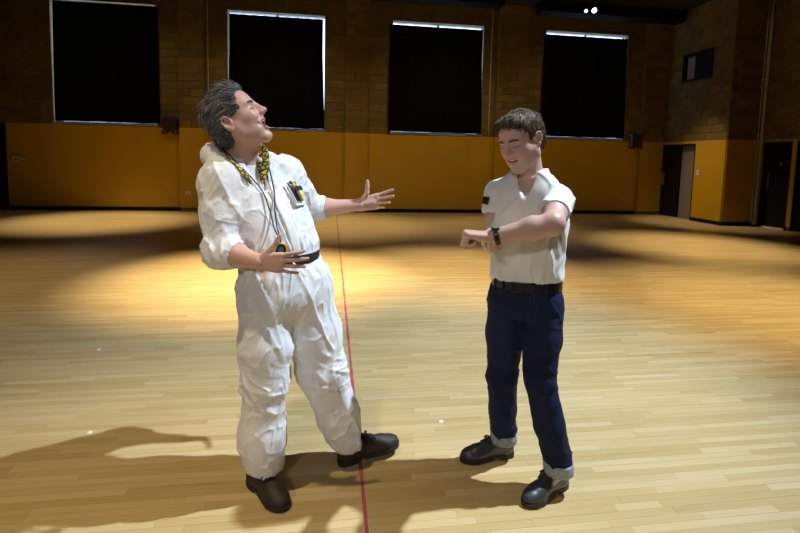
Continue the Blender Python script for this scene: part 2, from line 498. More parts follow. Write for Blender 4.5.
# small internal window high on the recess wall
w = empty('window_5', (XS + 0.1, (SW[0] + SW[1]) / 2, SW[2])); tag(w, kind='structure')
hw, hh = (SW[1] - SW[0]) / 2, SW[3] - SW[2]
for nm, lo, hi in (('frame_top', (-0.12, -hw, hh - 0.07), (0.02, hw, hh)), ('frame_bottom', (-0.12, -hw, 0), (0.02, hw, 0.07)),
                   ('frame_side', (-0.12, -hw, 0.07), (0.02, -hw + 0.07, hh - 0.07)), ('frame_side', (-0.12, hw - 0.07, 0.07), (0.02, hw, hh - 0.07))):
    obj(nm, boxes(nm, [(lo, hi)]), M_black, w)
M_bluepane = mat('blind_dark', (0.005, 0.006, 0.014), 0.5, spec=0.1)
M_blind = mat('blind_pale', (0.30, 0.26, 0.22), 0.8)
obj('pane', boxes('pane', [((-0.02, -hw + 0.07, 0.07), (0.0, hw - 0.38, hh - 0.07))]), M_bluepane, w)
obj('blind', boxes('blind', [((-0.03, hw - 0.36, 0.08), (-0.02, hw - 0.23, hh - 0.08))]), M_blind, w)
obj('blind', boxes('blind', [((-0.03, hw - 0.215, 0.08), (-0.02, hw - 0.08, hh - 0.08))]), M_blind, w)
obj('back_panel', boxes('back_panel', [((0.0, -hw + 0.07, 0.07), (0.02, hw - 0.07, hh - 0.07))]), M_black, w)

# ---------------- doors
def door_frame(d, X, dep=0.06):
    t = 0.04
    for nm, lo, hi in (('door_jamb', (X - 0.015, DF[0] - t, 0), (X + dep, DF[0], DF[3])), ('door_jamb', (X - 0.015, DF[1], 0), (X + dep, DF[1] + t, DF[3])),
                       ('door_head', (X - 0.015, DF[0] - t, DF[3]), (X + dep, DF[1] + t, DF[3] + t))):
        o = np.array(d.location)
        obj(nm, boxes(nm, [(np.array(lo) - o, np.array(hi) - o)]), M_black, d)
def dpart(d, nm, lo, hi, m):
    o = np.array(d.location)
    return obj(nm, boxes(nm, [(np.array(lo) - o, np.array(hi) - o)]), m, d)
d = empty('door_1', (XS, (DO[0] + DO[1]) / 2, 0)); tag(d, kind='structure'); DF = DO
door_frame(d, XS)
dl = dpart(d, 'door_leaf', (XS + 0.03, 12.56, 0.012), (XS + 0.075, 13.29, 2.06), M_door)
dpart(d, 'light_block_plate', (XS + 0.19, DO[0] - 0.05, 0), (XS + 0.24, DO[1] + 0.05, 2.12), M_black)  # unseen plate added behind each door to stop outside daylight leaking in
pl = dpart(d, 'push_plate', (XS + 0.018, 13.14, 0.92), (XS + 0.03, 13.25, 1.3), M_plate)
dpart(d, 'door_leaf', (XS + 0.10, 11.96, 0.012), (XS + 0.145, 12.55, 2.06), M_doorg)
dpart(d, 'threshold', (XS - 0.01, 11.96, 0.0), (XS + 0.2, 13.29, 0.012), M_plate)
d = empty('door_2', (X2, (D2[0] + D2[1]) / 2, 0)); tag(d, kind='structure'); DF = D2
door_frame(d, X2)
dpart(d, 'door_leaf', (X2 + 0.03, D2[0] + 0.005, 0.05), (X2 + 0.075, D2[1] - 0.005, 2.11), M_black)
dpart(d, 'light_block_plate', (X2 + 0.19, D2[0] - 0.03, 0), (X2 + 0.24, D2[1] + 0.03, 2.15), M_black)
dpart(d, 'door_handle', (X2 - 0.02, D2[1] - 0.20, 0.95), (X2 + 0.03, D2[1] - 0.15, 1.38), M_redlamp)
dpart(d, 'spy_hole', (X2 + 0.015, D2[0] + 0.24, 1.56), (X2 + 0.03, D2[0] + 0.29, 1.63), M_plate)
dpart(d, 'threshold', (X2 - 0.04, D2[0] + 0.01, 0.0), (X2 + 0.1, D2[1] - 0.01, 0.04), M_white)
d = empty('door_3', (X2, (D3[0] + D3[1]) / 2, 0)); tag(d, kind='structure'); DF = D3
door_frame(d, X2)
dpart(d, 'door_leaf', (X2 + 0.03, D3[0] + 0.005, 0.02), (X2 + 0.075, D3[1] - 0.005, 2.11), M_black)
dpart(d, 'threshold', (X2 - 0.04, D3[0] + 0.01, 0.0), (X2 + 0.1, D3[1] - 0.01, 0.02), M_plate)
dpart(d, 'light_block_plate', (X2 + 0.19, D3[0] - 0.03, 0), (X2 + 0.24, D3[1] + 0.03, 2.15), M_black)
d = empty('door_4', ((DL[0] + DL[1]) / 2, YB, 0)); tag(d, kind='structure')
dpart(d, 'door_leaf', (DL[0], YB + 0.05, 0.012), (DL[1], YB + 0.1, DL[3]), M_black)
dpart(d, 'light_block_plate', (DL[0] - 0.03, YB + 0.2, -0.02), (DL[1] + 0.03, YB + 0.26, DL[3] + 0.03), M_black)
dpart(d, 'door_jamb', (DL[1], YB - 0.015, 0.0), (DL[1] + 0.02, YB + 0.06, DL[3]), M_black)

# ---------------- fittings on the walls
def conduit(x, y, r, z0, z1, label, foot=False):
    e = empty('conduit', (x, y, z0))
    zz = np.linspace(0, z1 - z0, 6)
    tube('pipe', [np.stack([np.zeros(6), np.zeros(6), zz], 1)], [r], M_pipe, e, 10)
    for h in np.arange(0.9, z1 - z0, 1.4):
        obj('clip', boxes('clip', [((-r * 1.7, -r * 0.4, h - 0.015), (r * 1.7, r * 1.3, h + 0.015))]), M_pipe, e)
    if foot:
        tube('foot_collar', [np.array([[0, 0, 0], [0, 0, 0.06], [0, 0, 0.16]])], [r * 1.7], M_white, e, 10)
    tag(e, label, 'pipe', 'wall conduits')
conduit(X2 - 0.075, YF - 0.085, 0.032, 0.0, ZC, 'thick grey vertical conduit with white foot beside the right black door', True)
conduit(X2 - 0.17, YF - 0.075, 0.014, 0.0, ZC, 'thin grey vertical pipe left of the thick conduit in the corner')
conduit(-8.12, YB - 0.16, 0.012, 2.2, ZC, 'thin vertical pipe on the block wall at the far left')
conduit(-3.36 + 0.55 - 0.38, YB - 0.05, 0.010, 2.2, ZC, 'thin vertical pipe on the block wall behind the laughing man')
conduit(4.28 + 0.16, YB - 0.05, 0.012, 2.2, ZC, 'thin vertical pipe just right of the middle curtained window')

def emergency_light(x, z, label):
    e = empty('emergency_light', (x, YB, z))
    b = obj('battery_box', boxes('battery_box', [((-0.17, -0.22, 0.0), (0.17, -0.02, 0.30))]), M_darkbox, e)
    mod = b.modifiers.new('bevel', 'BEVEL'); mod.width = 0.02; mod.segments = 3
    obj('bracket', boxes('bracket', [((-0.1, -0.03, -0.05), (0.1, 0.0, 0.33))]), M_darkbox, e)
    obj('top_tray', boxes('top_tray', [((-0.2, -0.24, 0.24), (0.2, -0.02, 0.27))]), M_darkbox, e)
    for s in (-1, 1):
        prof = np.array([[0, 0.045], [-0.02, 0.075], [-0.10, 0.085], [-0.125, 0.07], [-0.13, 0.01]])
        th = np.arange(14) * 2 * np.pi / 14
        V = np.stack([s * 0.13 + prof[:, 1][:, None] * np.cos(th), -0.13 + prof[:, 1][:, None] * np.sin(th), np.broadcast_to(prof[:, 0][:, None], (5, 14))], -1).reshape(-1, 3)
        I = (np.arange(4)[:, None] * 14 + np.arange(14)[None]); J = (np.arange(4)[:, None] * 14 + (np.arange(14)[None] + 1) % 14)
        F = np.stack([I, I + 14, J + 14, J], -1).reshape(-1, 4)
        obj('lamp_head', mesh_np('lamp_head', V, F, True), M_redlamp, e)
    tag(e, label, 'emergency light', 'twin head emergency lights on the back wall')
emergency_light(-4.13, 2.13, 'dark twin-headed emergency light on the wall beside the leftmost window')
emergency_light(8.98, 2.10, 'dark twin-headed emergency light on the wall near the far right corner')

def plate(name, x, y, z, w, h, nrm, label, cat):
    e = empty(name, (x, y, z))
    if nrm == 'y':
        obj('cover_plate', boxes('p', [((-w / 2, -0.012, -h / 2), (w / 2, 0, h / 2))]), M_white, e)
        obj('insert', boxes('i', [((-w / 5, -0.018, -h / 4), (w / 5, -0.012, h / 4))]), M_frame, e)
    else:
        obj('cover_plate', boxes('p', [((-0.012, -w / 2, -h / 2), (0, w / 2, h / 2))]), M_white, e)
        obj('insert', boxes('i', [((-0.018, -w / 5, -h / 4), (-0.012, w / 5, h / 4))]), M_frame, e)
    tag(e, label, cat)
plate('wall_outlet', -3.70, YB - 0.142, 0.49, 0.12, 0.08, 'y', 'small white outlet plate low on the yellow wall left of the coverall', 'outlet')
plate('light_switch', XS - 0.02, 11.76, 1.33, 0.09, 0.14, 'x', 'small white light switch on the yellow wall beside the double door', 'switch')
e = empty('wall_bracket', (-7.72, YB - 0.14, 1.28))
obj('mounting_plate', boxes('mp', [((-0.12, -0.02, -0.08), (0.02, 0, 0.08))]), M_pipe, e)
tube('lever', [np.array([[-0.05, -0.03, 0], [0.08, -0.06, 0.01], [0.18, -0.05, 0.015]])], [0.02], M_pipe, e, 8)
tag(e, 'small grey metal bracket on the dark yellow wall at the far left', 'bracket')

# lamp hanging under the ceiling over the rightmost window
lx, ly, lz = 6.66, 12.0, 5.36
e = empty('ceiling_lamp', (lx, ly, lz))
tube('hanger', [np.array([[0, 0, 0.12], [0, 0, 0.22], [0, 0, ZC - lz]])], [0.014], M_beam, e, 8)
def can(name, c, dirv, r, ln, m, parent):
    dirv = np.array(dirv, float); dirv /= np.linalg.norm(dirv)
    P = np.array([np.array(c) + dirv * t for t in (0, 0.02, ln * 0.5, ln)])
    return tube(name, [P], [np.array([r * 0.5, r * 0.9, r, r])], m, parent, 14)
can('lamp_can', (0.02, 0.05, 0.16), (-0.05, -0.8, -0.45), 0.07, 0.16, M_beam, e)
def emis(name, col, st):
    m = bpy.data.materials.new(name); m.use_nodes = True
    b = m.node_tree.nodes['Principled BSDF']
    b.inputs['Base Color'].default_value = (*col, 1); b.inputs['Emission Color'].default_value = (*col, 1); b.inputs['Emission Strength'].default_value = st
    return m
M_bulb = emis('lamp_glow', (0.92, 1.0, 0.96), 14.0)
M_bulb2 = emis('lamp_glow_soft', (0.8, 0.95, 0.9), 1.6)
V, F = tube_mesh([np.array([[0, 0, 0], [0, -0.012, -0.008], [0, -0.03, -0.018]])], [np.array([0.06, 0.06, 0.03])], 14)
obj('bulb', mesh_np('bulb', V, F, True), M_bulb, e, (0.013, -0.085, 0.078))
V, F = tube_mesh([np.array([[0, 0, 0], [0, -0.015, -0.01], [0, -0.03, -0.02]])], [np.array([0.045, 0.045, 0.02])], 14)
can('lamp_can', (-0.17, 0.06, 0.12), (-0.2, -0.8, -0.4), 0.055, 0.13, M_beam, e)
obj('bulb', mesh_np('bulb', V, F, True), M_bulb2, e, (-0.2, -0.06, 0.058))
tag(e, 'small glowing spotlight hanging under the dark ceiling above the rightmost window', 'lamp')

# red line taped on the boards
ny = 90
yy = np.concatenate([np.linspace(YR + 0.3, 1.5, 8), np.linspace(1.55, 8.0, ny), [9.5, 11, 13.2]])
wv = 0.0095 + rng.uniform(-0.0022, 0.0022, len(yy)); cx = 0.160 + rng.uniform(-0.0012, 0.0012, len(yy))
V = np.concatenate([np.stack([cx - wv, yy, np.full(len(yy), 0.0006)], 1), np.stack([cx + wv, yy, np.full(len(yy), 0.0006)], 1)])
m_ = len(yy); I = np.arange(m_ - 1)
o = obj('floor_line', mesh_np('floor_line', V, np.stack([I, I + m_, I + m_ + 1, I + 1], 1)), M_tape)
s = o.modifiers.new('thickness', 'SOLIDIFY'); s.thickness = 0.0006; s.offset = 1
tag(o, 'narrow red court line running away across the wooden floor', 'floor line')
# scraps of paper on the boards
SCR = [(-1.277, 2.684, 'tiny white paper scrap on the boards at the lower left, level with the boots'),
       (0.649, 2.597, 'tiny white paper scrap on the boards between the two men'),
       (-1.750, 3.858, 'tiny white paper scrap far left on the boards, level with the coverall knees')]
for (x, y, lb) in SCR:
    V = np.array([[-.012, -.008, 0.001], [.011, -.012, .001], [.013, .009, .004], [-.009, .012, .006]])
    o = obj('paper_scrap', mesh_np('paper_scrap', V, np.array([[0, 1, 2, 3]])), M_scrap, None, (x, y, 0))
    s = o.modifiers.new('thickness', 'SOLIDIFY'); s.thickness = 0.001; s.offset = 1
    tag(o, lb, 'paper scrap', 'paper scraps on the floor')
# ================================================================== SIGNED DISTANCE MODELLING
def unit(v):
    v = np.asarray(v, float); return v / np.linalg.norm(v)
def smin(a, b, k):
    if k <= 0: return np.minimum(a, b)
    h = np.clip(0.5 + 0.5 * (b - a) / k, 0, 1)
    return b + (a - b) * h - k * h * (1 - h)

class SDF:
    def __init__(s, lo, hi, h):
        s.lo = np.array(lo, float); s.h = h
        s.n = np.ceil((np.array(hi) - s.lo) / h).astype(int) + 1
        s.a = np.full(s.n, 0.5, np.float32)
        s.ax = [(s.lo[i] + h * np.arange(s.n[i])).astype(np.float32) for i in range(3)]
    def region(s, lo, hi):
        i0 = np.clip(np.floor((np.array(lo) - s.lo) / s.h).astype(int), 0, s.n)
        i1 = np.clip(np.ceil((np.array(hi) - s.lo) / s.h).astype(int) + 1, 0, s.n)
        sl = tuple(slice(a, b) for a, b in zip(i0, i1))
        return sl, s.ax[0][sl[0]][:, None, None], s.ax[1][sl[1]][None, :, None], s.ax[2][sl[2]][None, None, :]
    def op(s, fn, lo, hi, k, mode='u'):
        m = max(k, 0) + 2 * s.h
        sl, x, y, z = s.region(np.array(lo) - m, np.array(hi) + m)
        if 0 in s.a[sl].shape: return
        d = fn(x, y, z).astype(np.float32)
        if mode == 'u': s.a[sl] = smin(s.a[sl], d, k)
        else: s.a[sl] = -smin(-s.a[sl], d, k)
    # tapered capsule; flat=(axis, factor) squeezes the section along an axis
    def cap(s, p, q, r0, r1, k=0.02, mode='u', flat=None):
        p = np.array(p, float); q = np.array(q, float); r = max(r0, r1)
        d = q - p; L2 = float(d @ d) + 1e-12
        def fn(x, y, z):
            X, Y, Z = x - p[0], y - p[1], z - p[2]
            t = np.clip((X * d[0] + Y * d[1] + Z * d[2]) / L2, 0, 1)
            X = X - t * d[0]; Y = Y - t * d[1]; Z = Z - t * d[2]
            q2 = X * X + Y * Y + Z * Z
            if flat is not None:
                a = unit(flat[0]); w = X * a[0] + Y * a[1] + Z * a[2]
                q2 = q2 + w * w * (1 / flat[1] ** 2 - 1)
            dd = np.sqrt(q2) - (r0 + (r1 - r0) * t)
            return dd * (flat[1] if flat is not None else 1)
        s.op(fn, np.minimum(p, q) - r, np.maximum(p, q) + r, k, mode)
    def chain(s, pts, rad, k=0.02, mode='u', flat=None):
        for i in range(len(pts) - 1): s.cap(pts[i], pts[i + 1], rad[i], rad[i + 1], k, mode, flat)
    # ellipsoid in a local frame (rows of R are local axes)
    def ell(s, c, rad, R=None, k=0.02, mode='u'):
        c = np.array(c, float); rad = np.array(rad, float)
        if R is None: R = np.eye(3)
        ext = np.sqrt(((R * rad[:, None]) ** 2).sum(0))
        def fn(x, y, z):
            X, Y, Z = x - c[0], y - c[1], z - c[2]
            k0 = 0; k1 = 0
            for i in range(3):
                u = X * R[i, 0] + Y * R[i, 1] + Z * R[i, 2]
                k0 = k0 + (u / rad[i]) ** 2; k1 = k1 + (u / rad[i] ** 2) ** 2
            k0 = np.sqrt(k0); k1 = np.sqrt(k1) + 1e-6
            return k0 * (k0 - 1) / k1
        s.op(fn, c - ext, c + ext, k, mode)
    # upright loft through elliptic sections: rows of (z, cx, cy, a, b); u is the unit vector of half axis a
    def loft(s, rows, u, k=0.03, mode='u', p=2.3):
        rows = np.array(rows, float); u = unit(u)[:2]; v = np.array([-u[1], u[0]])
        mx = rows[:, 3:5].max()
        zs = rows[:, 0]
        def sm(z, c):
            return np.interp(z, zs, c)
        zf = np.linspace(zs[0], zs[-1], 200)
        cols = []
        for j in range(1, 5):
            c = np.interp(zf, zs, rows[:, j])
            kk = 9; pad = np.pad(c, kk, mode='edge'); c = np.convolve(pad, np.ones(2 * kk + 1) / (2 * kk + 1), 'valid')
            cols.append(c)
        def fn(x, y, z):
            cx, cy, a, b = (np.interp(z.ravel(), zf, c).astype(np.float32)[None, None, :] for c in cols)
            X, Y = x - cx, y - cy
            U = np.abs(X * u[0] + Y * u[1]) / a; W = np.abs(X * v[0] + Y * v[1]) / b
            d = ((U ** p + W ** p) ** (1 / p) - 1) * np.minimum(a, b)
            return np.maximum(np.maximum(d, zs[0] - z), z - zs[-1])
        s.op(fn, (rows[:, 1].min() - mx, rows[:, 2].min() - mx, zs[0]), (rows[:, 1].max() + mx, rows[:, 2].max() + mx, zs[-1]), k, mode)
    # remove everything on the positive side of a plane, inside a ball
    def cut(s, pt, nrm, rad, k=0.004):
        pt = np.array(pt, float); nrm = unit(nrm)
        def fn(x, y, z):
            d = -((x - pt[0]) * nrm[0] + (y - pt[1]) * nrm[1] + (z - pt[2]) * nrm[2])
            e = np.sqrt((x - pt[0]) ** 2 + (y - pt[1]) ** 2 + (z - pt[2]) ** 2) - rad
            return np.maximum(d, e)
        s.op(fn, pt - rad, pt + rad, k, 's')
    # surface nets
    def mesh(s, smooth=2):
        a = s.a; n = s.n
        ins = a < 0
        quads = []
        st = np.array([n[1] * n[2], n[2], 1], np.int64)
        for axis in range(3):
            o1, o2 = (axis + 1) % 3, (axis + 2) % 3
            s0 = [slice(None)] * 3; s1 = [slice(None)] * 3
            s0[axis] = slice(0, -1); s1[axis] = slice(1, None)
            A, B = ins[tuple(s0)], ins[tuple(s1)]
            idx = np.argwhere(A != B)
            ok = (idx[:, o1] > 0) & (idx[:, o2] > 0) & (idx[:, o1] < n[o1] - 1) & (idx[:, o2] < n[o2] - 1)
            idx = idx[ok]
            flip = A[tuple(idx.T)]
            f = idx @ st
            q = np.stack([f - st[o1] - st[o2], f - st[o2], f, f - st[o1]], 1)
            q[~flip] = q[~flip][:, ::-1]
            quads.append(q)
        Q = np.concatenate(quads)
        cells, inv = np.unique(Q, return_inverse=True)
        F = inv.reshape(Q.shape)
        flat = a.ravel()
        off = np.array([[i, j, k] for i in (0, 1) for j in (0, 1) for k in (0, 1)])
        vals = np.stack([flat[cells + o @ st] for o in off], 1)
        acc = np.zeros((len(cells), 3)); cnt = np.zeros(len(cells))
        for i in range(8):
            for j in range(i + 1, 8):
                if np.abs(off[i] - off[j]).sum() != 1: continue
                v0, v1 = vals[:, i], vals[:, j]
                m = (v0 < 0) != (v1 < 0)
                t = np.where(m, v0 / np.where(m, v0 - v1, 1), 0)
                P = off[i] + t[:, None] * (off[j] - off[i])
                acc += np.where(m[:, None], P, 0); cnt += m
        base = np.stack(np.unravel_index(cells, n), 1)
        V = s.lo + s.h * (base + acc / cnt[:, None])
        return relax(V, F, smooth), F
def relax(V, F, it, w=0.5):
    for _ in range(it):
        acc = np.zeros_like(V); cnt = np.zeros(len(V))
        k = F.shape[1]
        for i in range(k):
            a, b = F[:, i], F[:, (i + 1) % k]
            for c in range(3): acc[:, c] += np.bincount(a, V[b, c], len(V)) + np.bincount(b, V[a, c], len(V))
            cnt += np.bincount(a, minlength=len(V)) + np.bincount(b, minlength=len(V))
        V = V + w * (acc / cnt[:, None] - V)
    return V
def normals(V, F):
    N = np.cross(V[F[:, 2]] - V[F[:, 0]], V[F[:, 3]] - V[F[:, 1]])
    out = np.zeros_like(V)
    for i in range(F.shape[1]):
        for c in range(3): out[:, c] += np.bincount(F[:, i], N[:, c], len(V))
    return out / (np.linalg.norm(out, axis=1, keepdims=True) + 1e-12)
def vnoise(P, seed=0):
    P = np.asarray(P, float); I = np.floor(P).astype(np.int64); f = P - I; f = f * f * (3 - 2 * f)
    def h(dx, dy, dz):
        n = ((I[:, 0] + dx) * 73856093) ^ ((I[:, 1] + dy) * 19349663) ^ ((I[:, 2] + dz) * 83492791) ^ (seed * 2654435761)
        n = n & 0xffffffff
        n = ((n ^ (n >> 15)) * 2246822519) & 0xffffffff
        n = ((n ^ (n >> 13)) * 3266489917) & 0xffffffff
        return ((n ^ (n >> 16)) & 0xffffff) / float(0xffffff)
    r = 0
    for dx in (0, 1):
        for dy in (0, 1):
            for dz in (0, 1):
                w = (f[:, 0] if dx else 1 - f[:, 0]) * (f[:, 1] if dy else 1 - f[:, 1]) * (f[:, 2] if dz else 1 - f[:, 2])
                r = r + w * h(dx, dy, dz)
    return r
def ridge(P, seed):
    """creases of cloth: narrow raised folds"""
    w = np.stack([vnoise(P * 0.7 + 3.1, seed + 11), vnoise(P * 0.7 + 7.7, seed + 12), vnoise(P * 0.7, seed + 13)], 1) - 0.5
    n = vnoise(P + 1.2 * w, seed) - 0.5
    return np.clip(1 - np.abs(n) * 5.0, 0, 1) ** 1.6
def sdf_obj(name, S, m, parent, smooth=2, disp=None, color=None, keep=None):
    V, F = S.mesh(smooth)
    if disp is not None:
        N = normals(V, F); V = V + N * disp(V, N)[:, None]; V = relax(V, F, 1, 0.35)
    me = mesh_np(name, V, F, True)
    if color is not None:
        at = me.attributes.new('tint', 'FLOAT_COLOR', 'POINT')
        c = np.ones((len(V), 4), np.float32); c[:, :3] = color(V)
        at.data.foreach_set('color', c.ravel())
    return obj(name, me, m, parent)

# ------------------------------------------------------------------ human parts
def frame(fwd, up):
    x = unit(fwd); y = unit(np.cross(up, x)); z = np.cross(x, y)
    return np.stack([x, y, z])          # rows: forward, left, up
class Head:
    def __init__(s, c, fwd, up, sc): s.c = np.array(c, float); s.R = frame(fwd, up); s.s = sc
    def w(s, p): return s.c + (np.asarray(p, float) * s.s) @ s.R
    def l(s, P): return ((P - s.c) @ s.R.T) / s.s

def add_head(S, H, mouth=0.011, smile=0.006, jaw=0.0, eo=(0, 0)):
    k = H.s
    E = lambda c, r, kk=0.012, mode='u', R=None: S.ell(H.w(c), np.array(r) * k, H.R if R is None else R @ H.R, kk * k, mode)
    C = lambda p, q, r0, r1, kk=0.01, mode='u': S.cap(H.w(p), H.w(q), r0 * k, r1 * k, kk * k, mode)
    E((-0.014, 0, 0.036), (0.100, 0.077, 0.084))                       # cranium
    E((0.035, 0, 0.036), (0.054, 0.064, 0.068), 0.02)                  # forehead
    E((0.022, 0, -0.032), (0.063, 0.062, 0.078), 0.02)                 # mid face
    for y in (-1, 1):
        C((-0.004, y * 0.056, -0.026), (0.000, y * 0.050, -0.064 - jaw * 0.5), 0.018, 0.017, 0.025)   # jaw angle
        C((0.000, y * 0.050, -0.064 - jaw * 0.5), (0.062, y * 0.015, -0.103 - jaw), 0.017, 0.015, 0.025)
        C((0.010, y * 0.046, -0.045), (0.058, y * 0.026, -0.070 - jaw * 0.5), 0.022, 0.020, 0.03)      # cheek flesh
        E((0.052, y * 0.040, -0.018), (0.032, 0.026, 0.026), 0.028)    # cheek bone
        E((0.070, y * 0.031, -0.034), (0.020, 0.016, 0.018), 0.016)    # raised laughing cheek
        C((0.079, y * 0.014, 0.029), (0.070, y * 0.044, 0.026), 0.0115, 0.010, 0.014)     # brow
    E((0.073, 0, -0.100 - jaw), (0.021, 0.023, 0.018), 0.016)          # chin
    C((0.066, 0, -0.062 - jaw * 0.5), (0.078, 0, -0.042), 0.023, 0.017, 0.018)      # muzzle
    for y in (-1, 1):
        E((0.1060, y * 0.0350, 0.007), (0.0270, 0.0200, 0.0130), 0.012, 's')    # eye hollow
        E((0.0715, y * 0.0345, 0.006), (0.0150, 0.0165, 0.0115), 0.004)     # closed lid
    C((0.078, 0, 0.022), (0.088, 0, -0.020), 0.0115, 0.0170, 0.012)    # nose flanks
    C((0.086, 0, 0.028), (0.109, 0, -0.012), 0.0085, 0.0105, 0.012)    # nose bridge
    E((0.112, 0, -0.019), (0.0130, 0.0125, 0.0110), 0.008)             # nose tip
    for y in (-1, 1):
        E((0.101, y * 0.0130, -0.023), (0.011, 0.0075, 0.0085), 0.006)
        E((0.107, y * 0.0065, -0.0325), (0.0045, 0.0035, 0.0045), 0.002, 's')
    for y in (-1, 1):                                                  # laughing folds beside the nose
        C((0.099, y * 0.022, -0.020), (0.088, y * 0.036, -0.040), 0.0022, 0.0026, 0.005, 's')
        C((0.088, y * 0.036, -0.040), (0.076, y * 0.042, -0.062), 0.0026, 0.0018, 0.005, 's')
    # laughing mouth
    mc = mouth_centre(mouth, jaw)
    E(mc, (0.022, 0.0225 + smile, mouth), 0.004, 's')
    for p, q, r0, r1 in lip_caps(mouth, smile, jaw): C(p, q, r0, r1, 0.005)
    # ears
    for y in (-1, 1):
        a = math.radians(14); Re = np.array([[math.cos(a), 0, -math.sin(a)], [0, 1, 0], [math.sin(a), 0, math.cos(a)]])
        ex, ez = eo
        E((-0.012 + ex, y * 0.077, 0.000 + ez), (0.0160, 0.0072, 0.028), 0.006, 'u', Re)
        E((-0.006 + ex, y * 0.086, 0.000 + ez), (0.0080, 0.0075, 0.015), 0.003, 's', Re)
        hx = [(0.004, y * 0.081, 0.010), (0.000, y * 0.084, 0.026), (-0.012, y * 0.087, 0.033), (-0.025, y * 0.089, 0.026), (-0.031, y * 0.089, 0.008), (-0.025, y * 0.086, -0.012), (-0.012, y * 0.082, -0.027)]
        hx = [(-0.012 + (p[0] + 0.012) * 0.84 + ex, p[1] - y * 0.001, p[2] * 0.84 + ez) for p in hx]
        for i in range(6): C(hx[i], hx[i + 1], 0.0037, 0.0037, 0.004)
        E((-0.009 + ex, y * 0.079, -0.024 + ez), (0.008, 0.0055, 0.009), 0.005)
def mouth_centre(mouth, jaw): return (0.102, 0, -0.0475 - mouth - 0.2 * jaw)
def lip_caps(mouth, smile, jaw):
    mc = mouth_centre(mouth, jaw); zt = mc[2] + mouth; zb = mc[2] - mouth; zc = mc[2] + mouth * 0.55 + smile * 0.4
    out = []
    for y in (-1, 1):
        out.append(((0.0965, 0, zt + 0.001), (0.0935, y * 0.013, zt + 0.0022), 0.0044, 0.0044))
        out.append(((0.0935, y * 0.013, zt + 0.0022), (0.079, y * (0.027 + smile), zc), 0.0044, 0.0028))
        out.append(((0.0915, 0, zb - 0.001), (0.0895, y * 0.013, zb + 0.001), 0.0056, 0.0052))
        out.append(((0.0895, y * 0.013, zb + 0.001), (0.079, y * (0.027 + smile), zc), 0.0052, 0.0028))
    return out
def capdist(L, p, q):
    p = np.array(p); q = np.array(q); d = q - p
    t = np.clip((L - p) @ d / (d @ d), 0, 1)
    return np.linalg.norm(L - p - t[:, None] * d, axis=1), t
def head_tint(P, H, base, lip, stubble=0.0, flush=0.25, mouth=0.011, smile=0.006, jaw=0.0):
    L = H.l(P)
    col = np.tile(np.array(base), (len(P), 1))
    g = lambda c, r: np.exp(-(((L - np.array(c)) / np.array(r)) ** 2).sum(1))
    inhead = (L[:, 2] > -0.14) & (np.abs(L[:, 1]) < 0.11) & (L[:, 0] < 0.14) & (L[:, 0] > -0.14)
    red = np.zeros(len(P))
    for y in (-1, 1): red += 0.8 * g((0.07, y * 0.042, -0.024), (0.035, 0.024, 0.024)) + 0.9 * g((-0.01, y * 0.08, 0), (0.03, 0.014, 0.04))
    red += 0.9 * g((0.115, 0, -0.02), (0.02, 0.016, 0.016))
    red = np.clip(red, 0, 1) * flush * inhead
    col *= (1 - red[:, None] * np.array([0.03, 0.45, 0.45]))
    if stubble:
        sb = np.clip(g((0.06, 0, -0.085), (0.05, 0.07, 0.035)) + 0.8 * g((0.1, 0, -0.042), (0.03, 0.04, 0.01)), 0, 1) * inhead * stubble
        col = col * (1 - sb[:, None]) + sb[:, None] * np.array([0.20, 0.13, 0.10])
    for p, q, r0, r1 in lip_caps(mouth, smile, jaw):
        d, t = capdist(L, p, q)
        col[(d < (r0 + (r1 - r0) * t) * 1.25) & inhead] = lip
    mc = np.array(mouth_centre(mouth, jaw))
    e = (((L - mc) / np.array((0.022, 0.0225 + smile, mouth))) ** 2).sum(1)
    col[(e < 1.10) & inhead & (L[:, 0] < 0.091)] = (0.09, 0.018, 0.016)
    return col
class Surf:
    """front surface of a head, looked up in head coordinates"""
    def __init__(s, H, o):
        n = len(o.data.vertices); co = np.empty(n * 3, np.float32); o.data.vertices.foreach_get('co', co)
        L = H.l(co.reshape(-1, 3).astype(float)); s.L = L[(L[:, 2] > -0.12) & (L[:, 2] < 0.1) & (np.abs(L[:, 1]) < 0.09) & (L[:, 0] > 0.02) & (L[:, 0] < 0.14)]
        s.H = H
    def at(s, y, z, out=0.0, rad=0.0045):
        d = (s.L[:, 1] - y) ** 2 + (s.L[:, 2] - z) ** 2
        near = d < rad ** 2
        x = s.L[near, 0].max() if near.any() else s.L[d.argmin(), 0]
        return s.H.w((x + out, y, z))
def face_hair(H, bodyo, parent, m, mlash, seedv):
    F = Surf(H, bodyo)
    g = np.random.default_rng(seedv)
    for y in (-1, 1):
        n = 90; u = g.uniform(0, 1, n)
        roots = np.array([F.at(y * (0.012 + 0.034 * a), 0.0285 + 0.007 * a - 0.010 * a * a + g.uniform(-0.003, 0.003), 0.0004) for a in u])
        d = np.tile(H.R[1] * y * 1.0 - H.R[0] * 0.32, (n, 1)) + g.normal(0, 0.18, (n, 3)); d /= np.linalg.norm(d, axis=1, keepdims=True)
        strands('eyebrow', parent, m, roots, d, np.tile(H.R[0], (n, 1)), 4, np.full(n, 0.010), 0.0004, 0.0012, 0.0009, None, 0.0, seedv + 3)
        P = [F.at(y * (0.0345 + 0.0175 * a), 0.0022 - 0.0022 * a * a * 0.5, 0.0006, 0.0026) for a in np.linspace(-0.9, 1.0, 9)]
        P = smooth_path(P, 20)
        tube('eyelash', [P], [0.0013], mlash, parent, 5)

